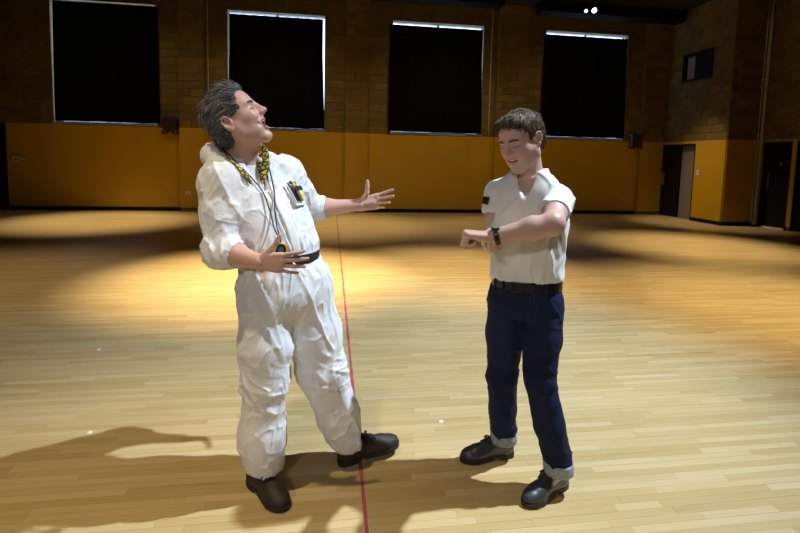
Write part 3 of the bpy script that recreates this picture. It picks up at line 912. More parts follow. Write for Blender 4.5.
def hand_pts(w, f, t, n, curls, spread, thumb, sc=1.0):
    """returns finger chains; w wrist, f finger direction, t towards the thumb side, n palm normal"""
    f = unit(f); t = unit(t - (np.dot(t, f)) * f); nn = np.cross(f, t)
    if np.dot(nn, n) < 0: nn = -nn
    n = nn; out = []
    lens = [(0.044, 0.026, 0.021), (0.049, 0.030, 0.022), (0.045, 0.028, 0.022), (0.036, 0.021, 0.019)]
    for i in range(4):
        lat = (0.030, 0.0095, -0.0105, -0.029)[i]
        mc = w + f * (0.094, 0.097, 0.091, 0.082)[i] * sc + t * lat * sc
        a = math.radians(spread[i]); d0 = f * math.cos(a) + t * math.sin(a)
        P = [mc]; ang = 0
        for j in range(3):
            ang += math.radians(curls[i][j])
            P.append(P[-1] + (d0 * math.cos(ang) + n * math.sin(ang)) * lens[i][j] * sc)
        out.append(P)
    tb = w + f * 0.022 * sc + t * 0.020 * sc
    P = [tb]
    for dv, ln in zip(thumb, (0.046, 0.034, 0.028)):
        d = unit(f * dv[0] + t * dv[1] + n * dv[2]); P.append(P[-1] + d * ln * sc)
    return out, P, f, t, n
def add_hand(S, w, f, t, n, curls, spread, thumb, sc=1.0):
    w = np.array(w, float)
    fg, th, f, t, n = hand_pts(w, np.array(f, float), np.array(t, float), np.array(n, float), curls, spread, thumb, sc)
    fr = [(0.0092, 0.0085, 0.0078, 0.0068), (0.0096, 0.0088, 0.0080, 0.0068), (0.0092, 0.0084, 0.0077, 0.0066), (0.0082, 0.0074, 0.0068, 0.0060)]
    for i in range(4):
        lat = (0.017, 0.006, -0.006, -0.017)[i]
        S.cap(w + t * lat * sc, fg[i][0], 0.0155 * sc, 0.0135 * sc, 0.010)
    S.cap(w + f * 0.035 * sc + n * 0.006, w + f * 0.065 * sc + n * 0.004, 0.018, 0.016, 0.012)
    for i in range(4):
        for j in range(3): S.cap(fg[i][j], fg[i][j + 1], fr[i][j] * sc, fr[i][j + 1] * sc, 0.0022 if j else 0.004)
    S.chain(th, np.array([0.0165, 0.0125, 0.0105, 0.0085]) * sc, 0.006)

def strands(name, parent, m, roots, dirs, normals_, n, length, wave, lift, rad, tone, drop=0.0, seedv=1):
    """tapered hair locks that leave their roots along dirs, hugging outward by lift"""
    g = np.random.default_rng(seedv)
    paths = []; radii = []; tones = []
    for i in range(len(roots)):
        L = length[i]; d = dirs[i]; nn = normals_[i]; sd = np.cross(d, nn)
        t = np.linspace(0, 1, n); ph = g.uniform(0, 6.28); fr = g.uniform(1.2, 2.2)
        P = roots[i] + np.outer(t * L, d) + np.outer(lift * np.sin(np.pi * np.clip(t * 0.85, 0, 1)) * g.uniform(0.5, 1.2), nn) \
            + np.outer(wave * np.sin(t * 6.28 * fr / 2 + ph) * t, sd) + np.outer(-drop * t ** 2, nn)
        paths.append(P); radii.append(rad * g.uniform(0.7, 1.25) * np.clip(1.15 - t ** 2.2, 0.12, 1)); tones.append(np.full(n * 5 + 2, g.uniform(0, 1)))
    V, F = tube_mesh(paths, radii, 5)
    me = mesh_np(name, V, F, True)
    at = me.attributes.new('tone', 'FLOAT', 'POINT'); at.data.foreach_set('value', np.concatenate(tones).astype(np.float32))
    return obj(name, me, m, parent)
def hair_mat(name, c0, c1, c2):
    m = mat(name, c1, 0.62, spec=0.2)
    nt = m.node_tree; n, l = nt.nodes, nt.links
    a = n.new('ShaderNodeAttribute'); a.attribute_name = 'tone'
    r = n.new('ShaderNodeValToRGB'); e = r.color_ramp.elements
    e[0].color = (*c0, 1); e[1].color = (*c2, 1); k = e.new(0.5); k.color = (*c1, 1)
    l.new(a.outputs['Fac'], r.inputs[0]); l.new(r.outputs[0], n['Principled BSDF'].inputs['Base Color'])
    return m
def ribbon(name, P, W, thick, m, parent, n=24):
    """cloth strip: centre line P, half width vectors W"""
    P = smooth_path(P, n); W = smooth_path(W, n)
    k = 5; s = np.linspace(-1, 1, k)
    V = (P[:, None] + s[None, :, None] * W[:, None]).reshape(-1, 3)
    I = (np.arange(n - 1)[:, None] * k + np.arange(k - 1)[None]).ravel()
    me = mesh_np(name, V, np.stack([I, I + 1, I + k + 1, I + k], 1), True)
    o = obj(name, me, m, parent)
    md = o.modifiers.new('thickness', 'SOLIDIFY'); md.thickness = thick; md.offset = 0
    return o

# footwear, built pointing along +x from the heel, shared by both feet of a pair
def boot_meshes(tall, L=0.29, wide=1.0):
    S = SDF((-0.02, -0.08, -0.01), (0.33, 0.08, 0.2), 0.003)
    S.cap((0.050, 0, 0.055), (0.068, 0, tall), 0.038 * wide, 0.044 * wide, 0.02, flat=((0, 1, 0), 0.88))
    S.ell((0.040, 0, 0.045), (0.040, 0.034 * wide, 0.040), None, 0.02)
    S.cap((0.075, 0, 0.080), (0.195, 0, 0.046), 0.040 * wide, 0.033, 0.03, flat=((0, 1, 0), 0.92))
    S.ell((0.215, 0, 0.034), (0.074, 0.046 * wide, 0.036), None, 0.02)
    S.cap((0.06, 0, 0.035), (0.20, 0, 0.034), 0.031 * wide, 0.037 * wide, 0.02)
    S.cut((0.15, 0, 0.0225), (0, 0, -1), 0.4)
    S.cut((0.068, 0, tall), (-0.15, 0, 1), 0.1, 0.003)
    V, F = S.mesh(1)
    up = mesh_np('boot', V, F, True)
    xs = np.array([-0.002, 0.004, 0.018, 0.05, 0.085, 0.12, 0.17, 0.215, 0.25, 0.275, 0.288, 0.2925])
    hw = np.array([0.010, 0.022, 0.032, 0.037, 0.0345, 0.034, 0.043, 0.0495, 0.044, 0.031, 0.017, 0.006]) * wide
    def slab(sel, z0, z1):
        x, h = xs[sel], hw[sel]
        ring = np.concatenate([np.stack([x, h], 1), np.stack([x[::-1], -h[::-1]], 1)])
        m = len(ring); V = np.concatenate([np.c_[ring, np.full(m, z0)], np.c_[ring, np.full(m, z1)]])
        I = np.arange(m); J = (I + 1) % m
        F = [np.stack([J, I, I + m, J + m], 1)]
        h2 = m // 2; a = np.arange(h2 - 1)
        F.append(np.stack([a, a + 1, m - 2 - a, m - 1 - a], 1)); F.append(np.stack([a + m, 2 * m - 1 - a, 2 * m - 2 - a, a + 1 + m], 1))
        return V, np.concatenate(F)
    P = [slab(slice(0, 12), 0.012, 0.025), slab(slice(0, 5), 0.0, 0.013), slab(slice(5, 12), 0.004, 0.013)]
    off = 0; VV = []; FF = []
    for v, f in P: VV.append(v); FF.append(f + off); off += len(v)
    so = mesh_np('sole', np.concatenate(VV), np.concatenate(FF))
    paths = []
    UV = V
    def top(x, y, lift=0.0015):
        d = (UV[:, 0] - x) ** 2 + (UV[:, 1] - y) ** 2
        k = d < 0.004 ** 2
        return np.array([x, y, (UV[k, 2].max() if k.any() else UV[d.argmin(), 2]) + lift])
    for i, x in enumerate((0.128, 0.141, 0.154, 0.167)):
        for sg in (-1, 1):
            paths.append(np.array([top(x + 0.006 * t, 0.024 * t * sg) for t in np.linspace(-1, 1, 9)]))
    b0 = top(0.131, 0.0, 0.003)
    for sg in (-1, 1):
        paths.append(smooth_path([b0, b0 + (0.008, sg * 0.016, 0.005), b0 + (0.020, sg * 0.032, -0.010), b0 + (0.010, sg * 0.028, -0.012), b0], 14))
        e1 = top(0.150, sg * 0.032, 0.003); e2 = top(0.158, sg * 0.037, 0.003)
        paths.append(smooth_path([b0, b0 + (0.012, sg * 0.016, 0.004), e1, e2 + (0.004, 0, -0.012)], 10))
    V, F = tube_mesh(paths, [0.0028] * len(paths), 6)
    la = mesh_np('lace', V, F, True)
    # toe seam
    th = np.linspace(-1.25, 1.25, 16)
    return up, so, la
def boot(parent, meshes, mats, heel, yaw, pitch=0.0, lift=0.0, label=None):
    up, so, la = meshes
    b = obj('boot', up, mats[0], parent)
    b.matrix_local = Matrix.Translation((heel[0], heel[1], lift)) @ Matrix.Rotation(yaw, 4, 'Z') @ Matrix.Rotation(-pitch, 4, 'Y')
    obj('sole', so, mats[1], b); obj('lace', la, mats[2], b)
    if label: b['label'] = label
    return b
M_rubber = mat('boot_sole', (0.022, 0.016, 0.013), 0.6)
M_lace = mat('boot_lace', (0.02, 0.018, 0.018), 0.6)
# ================================================================== THE LAUGHING MAN IN WHITE
LA = np.array
person = empty('person', (0, 0, 0))
tag(person, 'laughing man in white hooded coverall, head thrown back and both arms held out', 'person')
J = {'pel': (-0.220, 2.200, 0.93), 'neck': (-0.397, 2.262, 1.483), 'shR': (-0.463, 2.150, 1.405), 'elR': (-0.447, 2.060, 1.122), 'wrR': (-0.278, 1.930, 1.099),
     'shL': (-0.225, 2.365, 1.430), 'elL': (-0.116, 2.520, 1.248), 'wrL': (0.151, 2.480, 1.275),
     'hipR': (-0.283, 2.150, 0.93), 'knR': (-0.285, 2.120, 0.532), 'anR': (-0.300, 2.150, 0.09),
     'hipL': (-0.122, 2.250, 0.92), 'knL': (-0.032, 2.250, 0.489), 'anL': (0.107, 2.280, 0.09)}
J = {k: LA(v) for k, v in J.items()}
rU = unit((-0.8, -0.6, 0)); dU = unit((0.6, -0.8, 0))
HL = Head((-0.4105, 2.190, 1.670), (0.853, -0.10, 0.515), (-0.515, 0.03, 0.857), 1.12)
SKIN1 = (0.64, 0.385, 0.315)
M_skin = mat('skin', SKIN1, 0.45, spec=0.4, attr='tint', noise=(160, 0.05, 2, (1, 1, 1)), sss=0.10)
S = SDF((-0.66, 1.80, -0.01), (0.40, 2.66, 1.86), 0.0035)
add_head(S, HL, 0.0175, 0.013, 0.010, (-0.004, -0.012))
S.cap(HL.w((-0.020, 0, -0.03)), J['neck'] + LA((0.0, 0, 0.0)), 0.058, 0.066, 0.03)
S.cap(HL.w((0.02, 0, -0.07)), J['neck'] + dU * 0.03, 0.045, 0.05, 0.03)
S.loft([(0.86, -0.215, 2.20, .16, .11), (1.07, -0.23, 2.21, .15, .105), (1.25, -.29, 2.235, .17, .11), (1.40, -.355, 2.255, .16, .09), (1.47, -.385, 2.262, .09, .07)], rU, 0.03)
S.chain([J['neck'] - LA((0, 0, .06)), J['shR'], J['elR'], J['elR'] * .65 + J['wrR'] * .35, J['wrR']], [.05, .055, .045, .046, .030], 0.03)
S.chain([J['neck'] - LA((0, 0, .06)), J['shL'], J['elL'], J['elL'] * .65 + J['wrL'] * .35, J['wrL']], [.05, .055, .043, .043, .029], 0.03)
for s_ in 'RL': S.chain([J['hip' + s_], J['kn' + s_], J['an' + s_]], [.085, .055, .03], 0.03)
S.cap(J['anR'], (-0.26, 2.08, 0.045), .026, .018); S.cap(J['anL'], (0.22, 2.315, 0.05), .026, .018)
fR = LA((0.94, -0.30, 0.02))
add_hand(S, J['wrR'], fR, (-0.02, 0.0, 1.0), (0.25, 0.95, -0.05), [(8, 12, 8), (14, 14, 8), (14, 12, 8), (12, 12, 8)], (10, 2, -6, -13),
         [(0.72, 0.72, 0.12), (0.52, 0.85, 0.15), (0.42, 0.9, 0.1)], 1.0)
add_hand(S, J['wrL'], (0.95, -0.06, 0.22), (-0.22, 0.05, 0.95), (-0.15, -0.97, 0.1), [(2, 6, 6), (26, 18, 10), (34, 24, 12), (42, 26, 12)], (8, 2, -4, -10),
         [(0.55, 0.72, 0.35), (0.30, 0.95, 0.1), (0.22, 0.97, 0.0)], 1.0)
body = sdf_obj('body', S, M_skin, person, 2, color=lambda P: head_tint(P, HL, SKIN1, (0.46, 0.215, 0.175), 0.15, 0.5, 0.0175, 0.013, 0.010))
body['label'] = 'light skin of laughing face, bare forearms and open hands'

# teeth
def teeth(H, parent, m, z, hw, x):
    t = np.linspace(-1, 1, 17); V = []
    for zz, dx in ((0.0050, -0.001), (-0.0045, 0.0008)):
        for u in t: V.append(H.w((x - 0.016 * u * u + dx, hw * u, z + zz + 0.002 * u * u)))
    V = LA(V); I = np.arange(16)
    o = obj('teeth', mesh_np('teeth', V, np.stack([I, I + 1, I + 18, I + 17], 1), True), m, parent)
    s = o.modifiers.new('thickness', 'SOLIDIFY'); s.thickness = 0.003; s.offset = 0
M_teeth = mat('teeth', (0.75, 0.70, 0.60), 0.3)
teeth(HL, person, M_teeth, -0.0525, 0.0235, 0.0925)

# hair
M_hairL = hair_mat('grey_hair', (0.034, 0.031, 0.031), (0.14, 0.132, 0.130), (0.38, 0.365, 0.36))
g = np.random.default_rng(3)
def hairline_left(L):
    x, y, z = L.T
    front = np.where(z > 0.075, 0.060, np.interp(z, [-0.06, -0.02, 0.03, 0.06, 0.09], [-0.050, -0.030, 0.018, 0.030, 0.062]))
    return (x < front) & (z > -0.075 + 0.3 * np.clip(x + 0.06, 0, 1))
S = SDF(HL.c - 0.2, HL.c + 0.2, 0.004)
E_ = lambda c, r, kk=0.02, mode='u': S.ell(HL.w(c), LA(r) * HL.s, HL.R, kk, mode)
E_((-0.014, 0, 0.042), (0.098, 0.086, 0.091))
E_((-0.046, 0, -0.015), (0.056, 0.072, 0.068), 0.03)
E_((0.022, 0, 0.103), (0.058, 0.060, 0.036), 0.02)
E_((0.102, 0, 0.006), (0.062, 0.11, 0.094), 0.010, 's')
E_((0.060, 0, -0.045), (0.085, 0.12, 0.070), 0.012, 's')
for y in (-1, 1): E_((0.004, y * 0.095, -0.024), (0.030, 0.032, 0.044), 0.01, 's')
def hdisp(P, N):
    L = HL.l(P)
    q = np.stack([L[:, 0] * 34 + 9 * np.sin(L[:, 2] * 60), L[:, 1] * 50, L[:, 2] * 55 + 5 * np.sin(L[:, 0] * 70)], 1)
    return 0.008 * (ridge(q * 0.55, 5) - 0.35) + 0.004 * (vnoise(q * 1.6, 8) - 0.5)
hair = sdf_obj('hair', S, M_hairL, person, 1, hdisp)
hv = np.empty(len(hair.data.vertices) * 3, np.float32); hair.data.vertices.foreach_get('co', hv); hv = hv.reshape(-1, 3).astype(float)
hn = np.empty_like(hv, dtype=np.float32); hair.data.vertices.foreach_get('normal', hn.ravel()) if False else None
at = hair.data.attributes.new('tone', 'FLOAT', 'POINT')
Lh = HL.l(hv)
tn = vnoise(np.stack([Lh[:, 0] * 45 + 8 * np.sin(Lh[:, 2] * 60), Lh[:, 1] * 70, Lh[:, 2] * 90], 1), 21) * 0.75 + 0.15 * np.clip(-Lh[:, 0] * 6, -0.4, 1) 
at.data.foreach_set('value', np.clip(tn, 0, 1).astype(np.float32))
hair['label'] = 'wavy grey-brown hair swept back'
# loose locks over the cap
def locks(H, hairo, parent, m, count, flow, ln, wave, lift, rad, seedv, drop):
    me = hairo.data
    n = len(me.vertices)
    co = np.empty(n * 3, np.float32); me.vertices.foreach_get('co', co); co = co.reshape(-1, 3).astype(float)
    no = np.empty(n * 3, np.float32); me.vertex_normals.foreach_get('vector', no); no = no.reshape(-1, 3).astype(float)
    g = np.random.default_rng(seedv)
    L = H.l(co)
    outer = (np.einsum('ij,ij->i', no @ H.R.T, L - LA((-0.02, 0, 0.02))) > 0.045)
    idx = g.choice(np.nonzero(outer)[0], count)
    r = co[idx] - no[idx] * 0.004
    F = flow(L[idx], g) @ H.R
    F -= (F * no[idx]).sum(1)[:, None] * no[idx]
    F /= np.linalg.norm(F, axis=1, keepdims=True) + 1e-6
    return strands('hair_lock', hairo, m, r, F, no[idx], 7, g.uniform(ln * 0.6, ln * 1.3, count), wave, lift, rad, None, drop, seedv)
def flowL(L, g):
    f = np.tile(LA((-1.0, 0, 0.1)), (len(L), 1))
    back = np.clip((-L[:, 0] - 0.0) / 0.08, 0, 1)[:, None]
    f = f * (1 - back) + back * LA((-0.35, 0, -1.0))
    f[:, 1] += np.sign(L[:, 1]) * 0.2
    return f + g.normal(0, 0.2, f.shape)
locks(HL, hair, person, M_hairL, 6000, flowL, 0.042, 0.0055, 0.004, 0.0011, 4, 0.014)
M_lash = mat('lashes', (0.05, 0.03, 0.025), 0.6)
face_hair(HL, body, person, M_hairL, M_lash, 5)

# ---- coverall
M_cover = mat('white_coverall', (0.80, 0.80, 0.82), 0.75, noise=(5, 0.03, 3, (1, 1, 1)), bump=(55, 0.35, 0.006), sheen=0.1)
S = SDF((-0.70, 1.90, 0.06), (0.16, 2.72, 1.66), 0.0042)
S.loft([(0.775, -0.197, 2.20, .10, .07), (0.80, -0.197, 2.20, .15, .105), (0.84, -0.197, 2.20, .190, .145), (0.90, -0.195, 2.20, .208, .162), (1.0, -0.203, 2.20, .200, .160), (1.055, -0.222, 2.205, .184, .146), (1.075, -0.232, 2.205, .180, .142),
        (1.11, -.242, 2.212, .196, .158), (1.16, -.255, 2.218, .205, .163), (1.25, -.288, 2.232, .208, .160), (1.34, -.328, 2.250, .208, .148), (1.41, -.358, 2.258, .190, .128),
        (1.46, -.380, 2.262, .145, .105), (1.50, -.395, 2.262, .092, .085)], rU, 0.02, p=2.2)
for s_, sg in (('R', 1), ('L', -1)):
    el, wr, sh = J['el' + s_], J['wr' + s_], J['sh' + s_]
    S.cap(LA((-0.385, 2.262, 1.44)), sh, .075, .082, 0.05)
    S.cap(sh, (sh + el) / 2, .086, .082, 0.05)
    S.cap((sh + el) / 2, el, .082, .073, 0.03)
    q = el + (wr - el) * (0.40 if s_ == 'R' else 0.30)
    S.cap(el, q, .071, .062, 0.03)
    S.cut(q - unit(wr - el) * 0.012, wr - el, 0.084, 0.004)
    S.cap(q - unit(wr - el) * 0.030, q - unit(wr - el) * 0.020, .063, .063, 0.006)
    # hollow the cuff around the forearm
    S.cap(q - unit(wr - el) * 0.012, q + unit(wr - el) * 0.02, .050, .050, 0.004, 's')
S.chain([J['hipR'] + LA((0.0, 0, -.02)), J['knR'] + LA((0.004, 0, .14)), J['knR'] + LA((.004, 0, 0)), J['knR'] * .4 + J['anR'] * .6, (-0.294, 2.145, 0.19), (-0.294, 2.145, 0.12)], [.122, .112, .102, .096, .090, .082], 0.045)
S.chain([J['hipL'] + LA((0, 0, -.02)), J['hipL'] * .45 + J['knL'] * .55, J['knL'], J['knL'] * .4 + J['anL'] * .6, (0.085, 2.275, 0.18), (0.100, 2.278, 0.125)], [.130, .122, .108, .098, .090, .080], 0.045)
S.cut((-0.300, 2.145, 0.085), (0, 0, -1), 0.13); S.cut((0.10, 2.278, 0.088), (0.25, 0, -1), 0.13)
# hood lying on the back
S.chain([(-.478, 2.165, 1.475), (-.515, 2.205, 1.515), (-.525, 2.285, 1.520), (-.480, 2.355, 1.515), (-.385, 2.375, 1.505), (-.312, 2.335, 1.50), (-.290, 2.275, 1.475)], [.028, .036, .040, .042, .038, .034, .026], 0.04)
S.chain([(-.53, 2.30, 1.51), (-.50, 2.40, 1.43), (-.43, 2.41, 1.40)], [.04, .04, .03], 0.04)
# open neck: carve the collar opening and the V below it
S.cap(LA((-.400, 2.262, 1.47)), LA((-.43, 2.25, 1.66)), .077, .10, 0.012, 's')
S.cap(J['neck'] + dU * 0.07 + LA((0, 0, -0.02)), J['neck'] + dU * 0.155 + LA((.02, 0, -0.105)), .050, .012, 0.012, 's')
def cdisp(P, N):
    x, y, z = P.T
    # long soft creases; more of them at waist, knees, elbows and ankles
    d = 0.0075 * (ridge(np.stack([x * 13 + z * 5, y * 13, z * 6 + x * 4], 1), 31) - 0.3)
    d += 0.0045 * (ridge(np.stack([x * 26 - z * 12, y * 26, z * 11], 1), 33) - 0.3)
    d += 0.006 * (vnoise(np.stack([x * 9, y * 9, z * 9], 1), 35) - 0.5)
    leg = np.clip((0.95 - z) / 0.2, 0, 1)
    st = np.exp(-((z - 0.14) / 0.09) ** 2) + 0.8 * np.exp(-((z - 0.50) / 0.10) ** 2)
    d += leg * st * 0.009 * (ridge(np.stack([x * 9, y * 9 + 0.2 * x, z * 26 + x * 10], 1), 37) - 0.35)
    wa = np.exp(-((z - 1.13) / 0.045) ** 2) + np.exp(-((z - 1.0) / 0.05) ** 2)
    d += wa * 0.008 * (ridge(np.stack([x * 34, y * 34, z * 5], 1), 41) - 0.35)
    dR = np.linalg.norm(P - J['elR'], axis=1); dL = np.linalg.norm(P - J['elL'], axis=1)
    d += (np.exp(-(dR / 0.13) ** 2) + np.exp(-(dL / 0.13) ** 2)) * 0.009 * (ridge(np.stack([x * 11, y * 11, z * 30 + 9 * x], 1), 43) - 0.35)
    return d
cover = sdf_obj('coverall', S, M_cover, person, 1, cdisp)
cover['label'] = 'baggy white hooded disposable coverall with sleeves pushed up'
# zip flap down the front
def on_front(z, off, extra=0.012):
    rows = LA([(0.84, -0.215, 2.20, .150), (1.0, -0.22, 2.20, .160), (1.075, -0.232, 2.205, .142), (1.16, -.255, 2.218, .163), (1.25, -.288, 2.232, .160), (1.34, -.328, 2.25, .148), (1.41, -.358, 2.258, .128)])
    c = [np.interp(z, rows[:, 0], rows[:, j]) for j in (1, 2, 3)]
    a = np.interp(z, rows[:, 0], [.195, .2, .18, .205, .208, .208, .19])
    u = off / a
    b = c[2] * (1 - abs(u) ** 2.2) ** (1 / 2.2)
    return LA((c[0], c[1], z)) + dU * (b + extra) - rU * off
zz = [1.37, 1.31, 1.25, 1.19, 1.13, 1.095]
M_flap = mat('coverall_flap', (0.82, 0.82, 0.84), 0.7, bump=(60, 0.3, 0.004))
ribbon('zip_flap', [on_front(z, 0.004, 0.006) for z in zz], [-rU * 0.022] * 6, 0.004, M_flap, person)

# white T-shirt showing in the V and patterned collar
M_tee0 = mat('white_cotton', (0.76, 0.75, 0.74), 0.85, bump=(200, 0.1, 0.002))
S = SDF((-0.52, 2.05, 1.30), (-0.24, 2.38, 1.52), 0.004)
S.loft([(1.32, -.322, 2.25, .150, .128), (1.40, -.352, 2.256, .12, .115), (1.455, -.378, 2.258, .088, .088), (1.478, -.385, 2.258, .078, .078)], rU, 0.01)
sdf_obj('undershirt', S, M_tee0, person, 1)['label'] = 'white T-shirt showing in the open neck'
def pattern_mat():
    m = mat('patterned_collar', (0.55, 0.40, 0.03), 0.8)
    nt = m.node_tree; n, l = nt.nodes, nt.links
    tc = n.new('ShaderNodeTexCoord'); v = n.new('ShaderNodeTexVoronoi'); v.feature = 'DISTANCE_TO_EDGE'; v.inputs['Scale'].default_value = 42
    l.new(tc.outputs['Object'], v.inputs['Vector'])
    r = n.new('ShaderNodeValToRGB'); e = r.color_ramp.elements
    e[0].position = 0.10; e[0].color = (0.03, 0.025, 0.012, 1); e[1].position = 0.17; e[1].color = (0.62, 0.44, 0.03, 1)
    l.new(v.outputs['Distance'], r.inputs[0]); l.new(r.outputs[0], n['Principled BSDF'].inputs['Base Color'])
    return m
M_pat = pattern_mat()
NK = J['neck']
colR = [NK + LA(p) + LA((-0.012, -0.014, 0.016)) for p in ((-0.030, 0.085, 0.075), (-0.078, 0.030, 0.072), (-0.075, -0.040, 0.048), (-0.030, -0.095, 0.012), (0.030, -0.130, -0.040), (0.068, -0.150, -0.095))]
colL = [NK + LA(p) + LA((0.006, -0.012, 0.012)) for p in ((-0.030, 0.085, 0.075), (0.030, 0.070, 0.066), (0.072, 0.015, 0.042), (0.092, -0.045, 0.000), (0.102, -0.090, -0.050), (0.100, -0.118, -0.095))]
ribbon('shirt_collar', colR, [LA(v) for v in ((0, .008, .026), (-.014, .0, .026), (-.022, -.010, .024), (-.026, -.014, .024), (-.022, -.008, .016), (-.006, -.002, .006))], 0.006, M_pat, person)['label'] = 'yellow and black patterned shirt collar'
ribbon('shirt_collar', colL, [LA(v) for v in ((0, .008, .026), (.014, .004, .026), (.024, -.002, .022), (.026, .004, .018), (.020, .004, .014), (.005, .002, .006))], 0.006, M_pat, person)['label'] = 'yellow and black patterned shirt collar'

# black belt round the waist
M_belt = mat('black_webbing', (0.012, 0.012, 0.014), 0.6, bump=(150, 0.2, 0.002))
def belt_mesh(name, c, u, a, b, hgt, th, tilt=(0, 0), n=64, p=2.2, sag=0.0):
    t = np.linspace(0, 2 * np.pi, n, endpoint=False); u = unit(u)[:2]; v = LA((-u[1], u[0]))
    ca, sa = np.cos(t), np.sin(t)
    rad = (np.abs(ca) ** p + np.abs(sa) ** p) ** (-1 / p)
    V = []
    for dz, dr in ((-hgt / 2, 0), (-hgt / 2, th), (hgt / 2, th), (hgt / 2, 0)):
        U = (a + dr) * rad * ca; W = (b + dr) * rad * sa
        x = c[0] + u[0] * U + v[0] * W; y = c[1] + u[1] * U + v[1] * W
        z = c[2] + dz + tilt[0] * (x - c[0]) + tilt[1] * (y - c[1])
        V.append(np.stack([x, y, z], 1))
    V = np.stack(V, 1).reshape(-1, 3); I = np.arange(n); K = (I + 1) % n
    F = np.concatenate([np.stack([I * 4 + q, K * 4 + q, K * 4 + (q + 1) % 4, I * 4 + (q + 1) % 4], 1) for q in range(4)])
    return mesh_np(name, V, F, False)
obj('belt', belt_mesh('belt', (-0.232, 2.205, 1.070), rU, .184, .147, 0.040, 0.008), M_belt, person)['label'] = 'black webbing belt'

# boots
bm = boot_meshes(0.150, wide=1.05)
M_bt = mat('brown_suede', (0.030, 0.020, 0.016), 0.62, noise=(30, 0.3, 3, (1, 1, 1)), bump=(120, 0.3, 0.002))
boot(person, bm, (M_bt, M_rubber, M_lace), (-0.358, 2.20), math.atan2(-0.185, 0.150), label='scuffed dark brown lace-up boot pointing at the viewer').scale = (1.0, 1.05, 1.0)
bm2 = tuple(m.copy() for m in bm)
boot(person, bm2, (M_bt, M_rubber, M_lace), (0.052, 2.268), math.atan2(0.080, 0.285), math.radians(6), 0.0, label='dark brown lace-up boot with raised toe').scale = (1.12, 1.05, 1.05)

# ---- things he carries
sw = empty('stopwatch', (0, 0, 0))
c = on_front(1.135, -0.092, 0.052)
def disc(name, c, nrm, r, th, m, parent, n=28):
    nrm = unit(nrm); P = LA([c - nrm * th / 2, c - nrm * th * 0.4, c + nrm * th * 0.4, c + nrm * th / 2])
    V, F = tube_mesh([P], [LA([r * 0.93, r, r, r * 0.93])], n)
    return obj(name, mesh_np(name, V, F, False), m, parent)
M_ylw = mat('yellow_plastic', (0.75, 0.55, 0.02), 0.4); M_blk = mat('black_plastic', (0.012, 0.012, 0.014), 0.35); M_lcd = mat('dial_face', (0.10, 0.10, 0.09), 0.3)
nrm = unit(dU + LA((-0.2, -0.2, 0.1)))
disc('case', c, nrm, 0.029, 0.018, M_ylw, sw); disc('bezel', c + nrm * 0.010, nrm, 0.023, 0.006, M_blk, sw)
disc('dial', c + nrm * 0.014, nrm, 0.012, 0.003, M_lcd, sw)
tube('crown', [LA([c + LA((0, 0, 0.027)), c + LA((0, 0, 0.036)), c + LA((0, 0, 0.042))])], [0.006], M_blk, sw, 8)
top = c + LA((0, 0, 0.042))
cordR = smooth_path([NK + LA((-0.03, 0.10, 0.085)), NK + LA((-0.085, 0.03, 0.085)), NK + LA((-.076, -.055, .062)), NK + LA((-.030, -.112, .030)), on_front(1.385, -0.050, 0.012), on_front(1.30, -0.058, 0.016), on_front(1.22, -0.080, 0.032), top], 40)
cordL = smooth_path([NK + LA((-0.03, 0.10, 0.085)), NK + LA((0.035, 0.085, 0.08)), NK + LA((.088, .015, .062)), NK + LA((.112, -.05, .020)), on_front(1.385, 0.010, 0.020), on_front(1.30, -0.034, 0.018), on_front(1.22, -0.068, 0.032), top + LA((0.004, 0, 0))], 40)
tube('cord', [cordR], [0.0032], M_blk, sw, 6); tube('cord', [cordL], [0.0032], M_blk, sw, 6)
tag(sw, 'yellow and black stopwatch hanging on a black neck cord over the white coverall', 'stopwatch')

# chest pocket with pens and a clip
def pocket_frame(): 
    a = on_front(1.372, 0.112, 0.016); up = unit(on_front(1.37, 0.100, 0.014) - on_front(1.29, 0.100, 0.014)); rt = unit(on_front(1.335, 0.125, 0.014) - on_front(1.335, 0.075, 0.014))
    nn = unit(np.cross(rt, up)); nn = nn if nn @ dU > 0 else -nn
    return a, up, rt, nn
pa, pu, pr, pn = pocket_frame()
ribbon('chest_pocket', [pa + pu * t + pn * 0.001 for t in (-0.012, -0.035, -0.06, -0.085)], [pr * 0.036] * 4, 0.003, M_flap, person)
M_pen = [mat('pen_blue', (0.02, 0.035, 0.13), 0.3), mat('pen_black', (0.012, 0.012, 0.014), 0.3), mat('marker_yellow', (0.85, 0.66, 0.02), 0.4)]
PL = ['blue pen in the chest pocket of the white coverall', 'black pen in the chest pocket of the white coverall', 'yellow marker in the chest pocket of the white coverall']
for i, (off, ln, rr) in enumerate(((-0.024, 0.026, 0.0045), (-0.008, 0.034, 0.005), (0.010, 0.030, 0.0080))):
    e = empty('pen', (0, 0, 0)); b0 = pa + pr * off + pn * 0.012
    tl = pr * (-0.006, -0.001, 0.005)[i]
    tube('barrel', [LA([b0 - pu * 0.07, b0, b0 + (pu * ln + tl) * 0.7])], [rr], M_pen[i], e, 10)
    tube('cap', [LA([b0 + (pu * ln + tl) * 0.7, b0 + (pu * ln + tl) * 0.95, b0 + pu * ln + tl])], [LA([rr * 1.1, rr * 1.1, rr * 0.6])], M_pen[(0, 1, 2)[i]], e, 10)
    tube('pocket_clip', [LA([b0 + (pu * ln + tl) * 0.9 + pn * rr, b0 + pu * 0.01 + pn * (rr + 0.006), b0 - pu * 0.02 + pn * (rr + 0.006)])], [0.0016], M_plate, e, 6)
    tag(e, PL[i], 'pen', 'pens in the chest pocket')
e = empty('binder_clip', (0, 0, 0)); b0 = pa + pr * 0.016 + pn * 0.020 - pu * 0.008
Vb = []
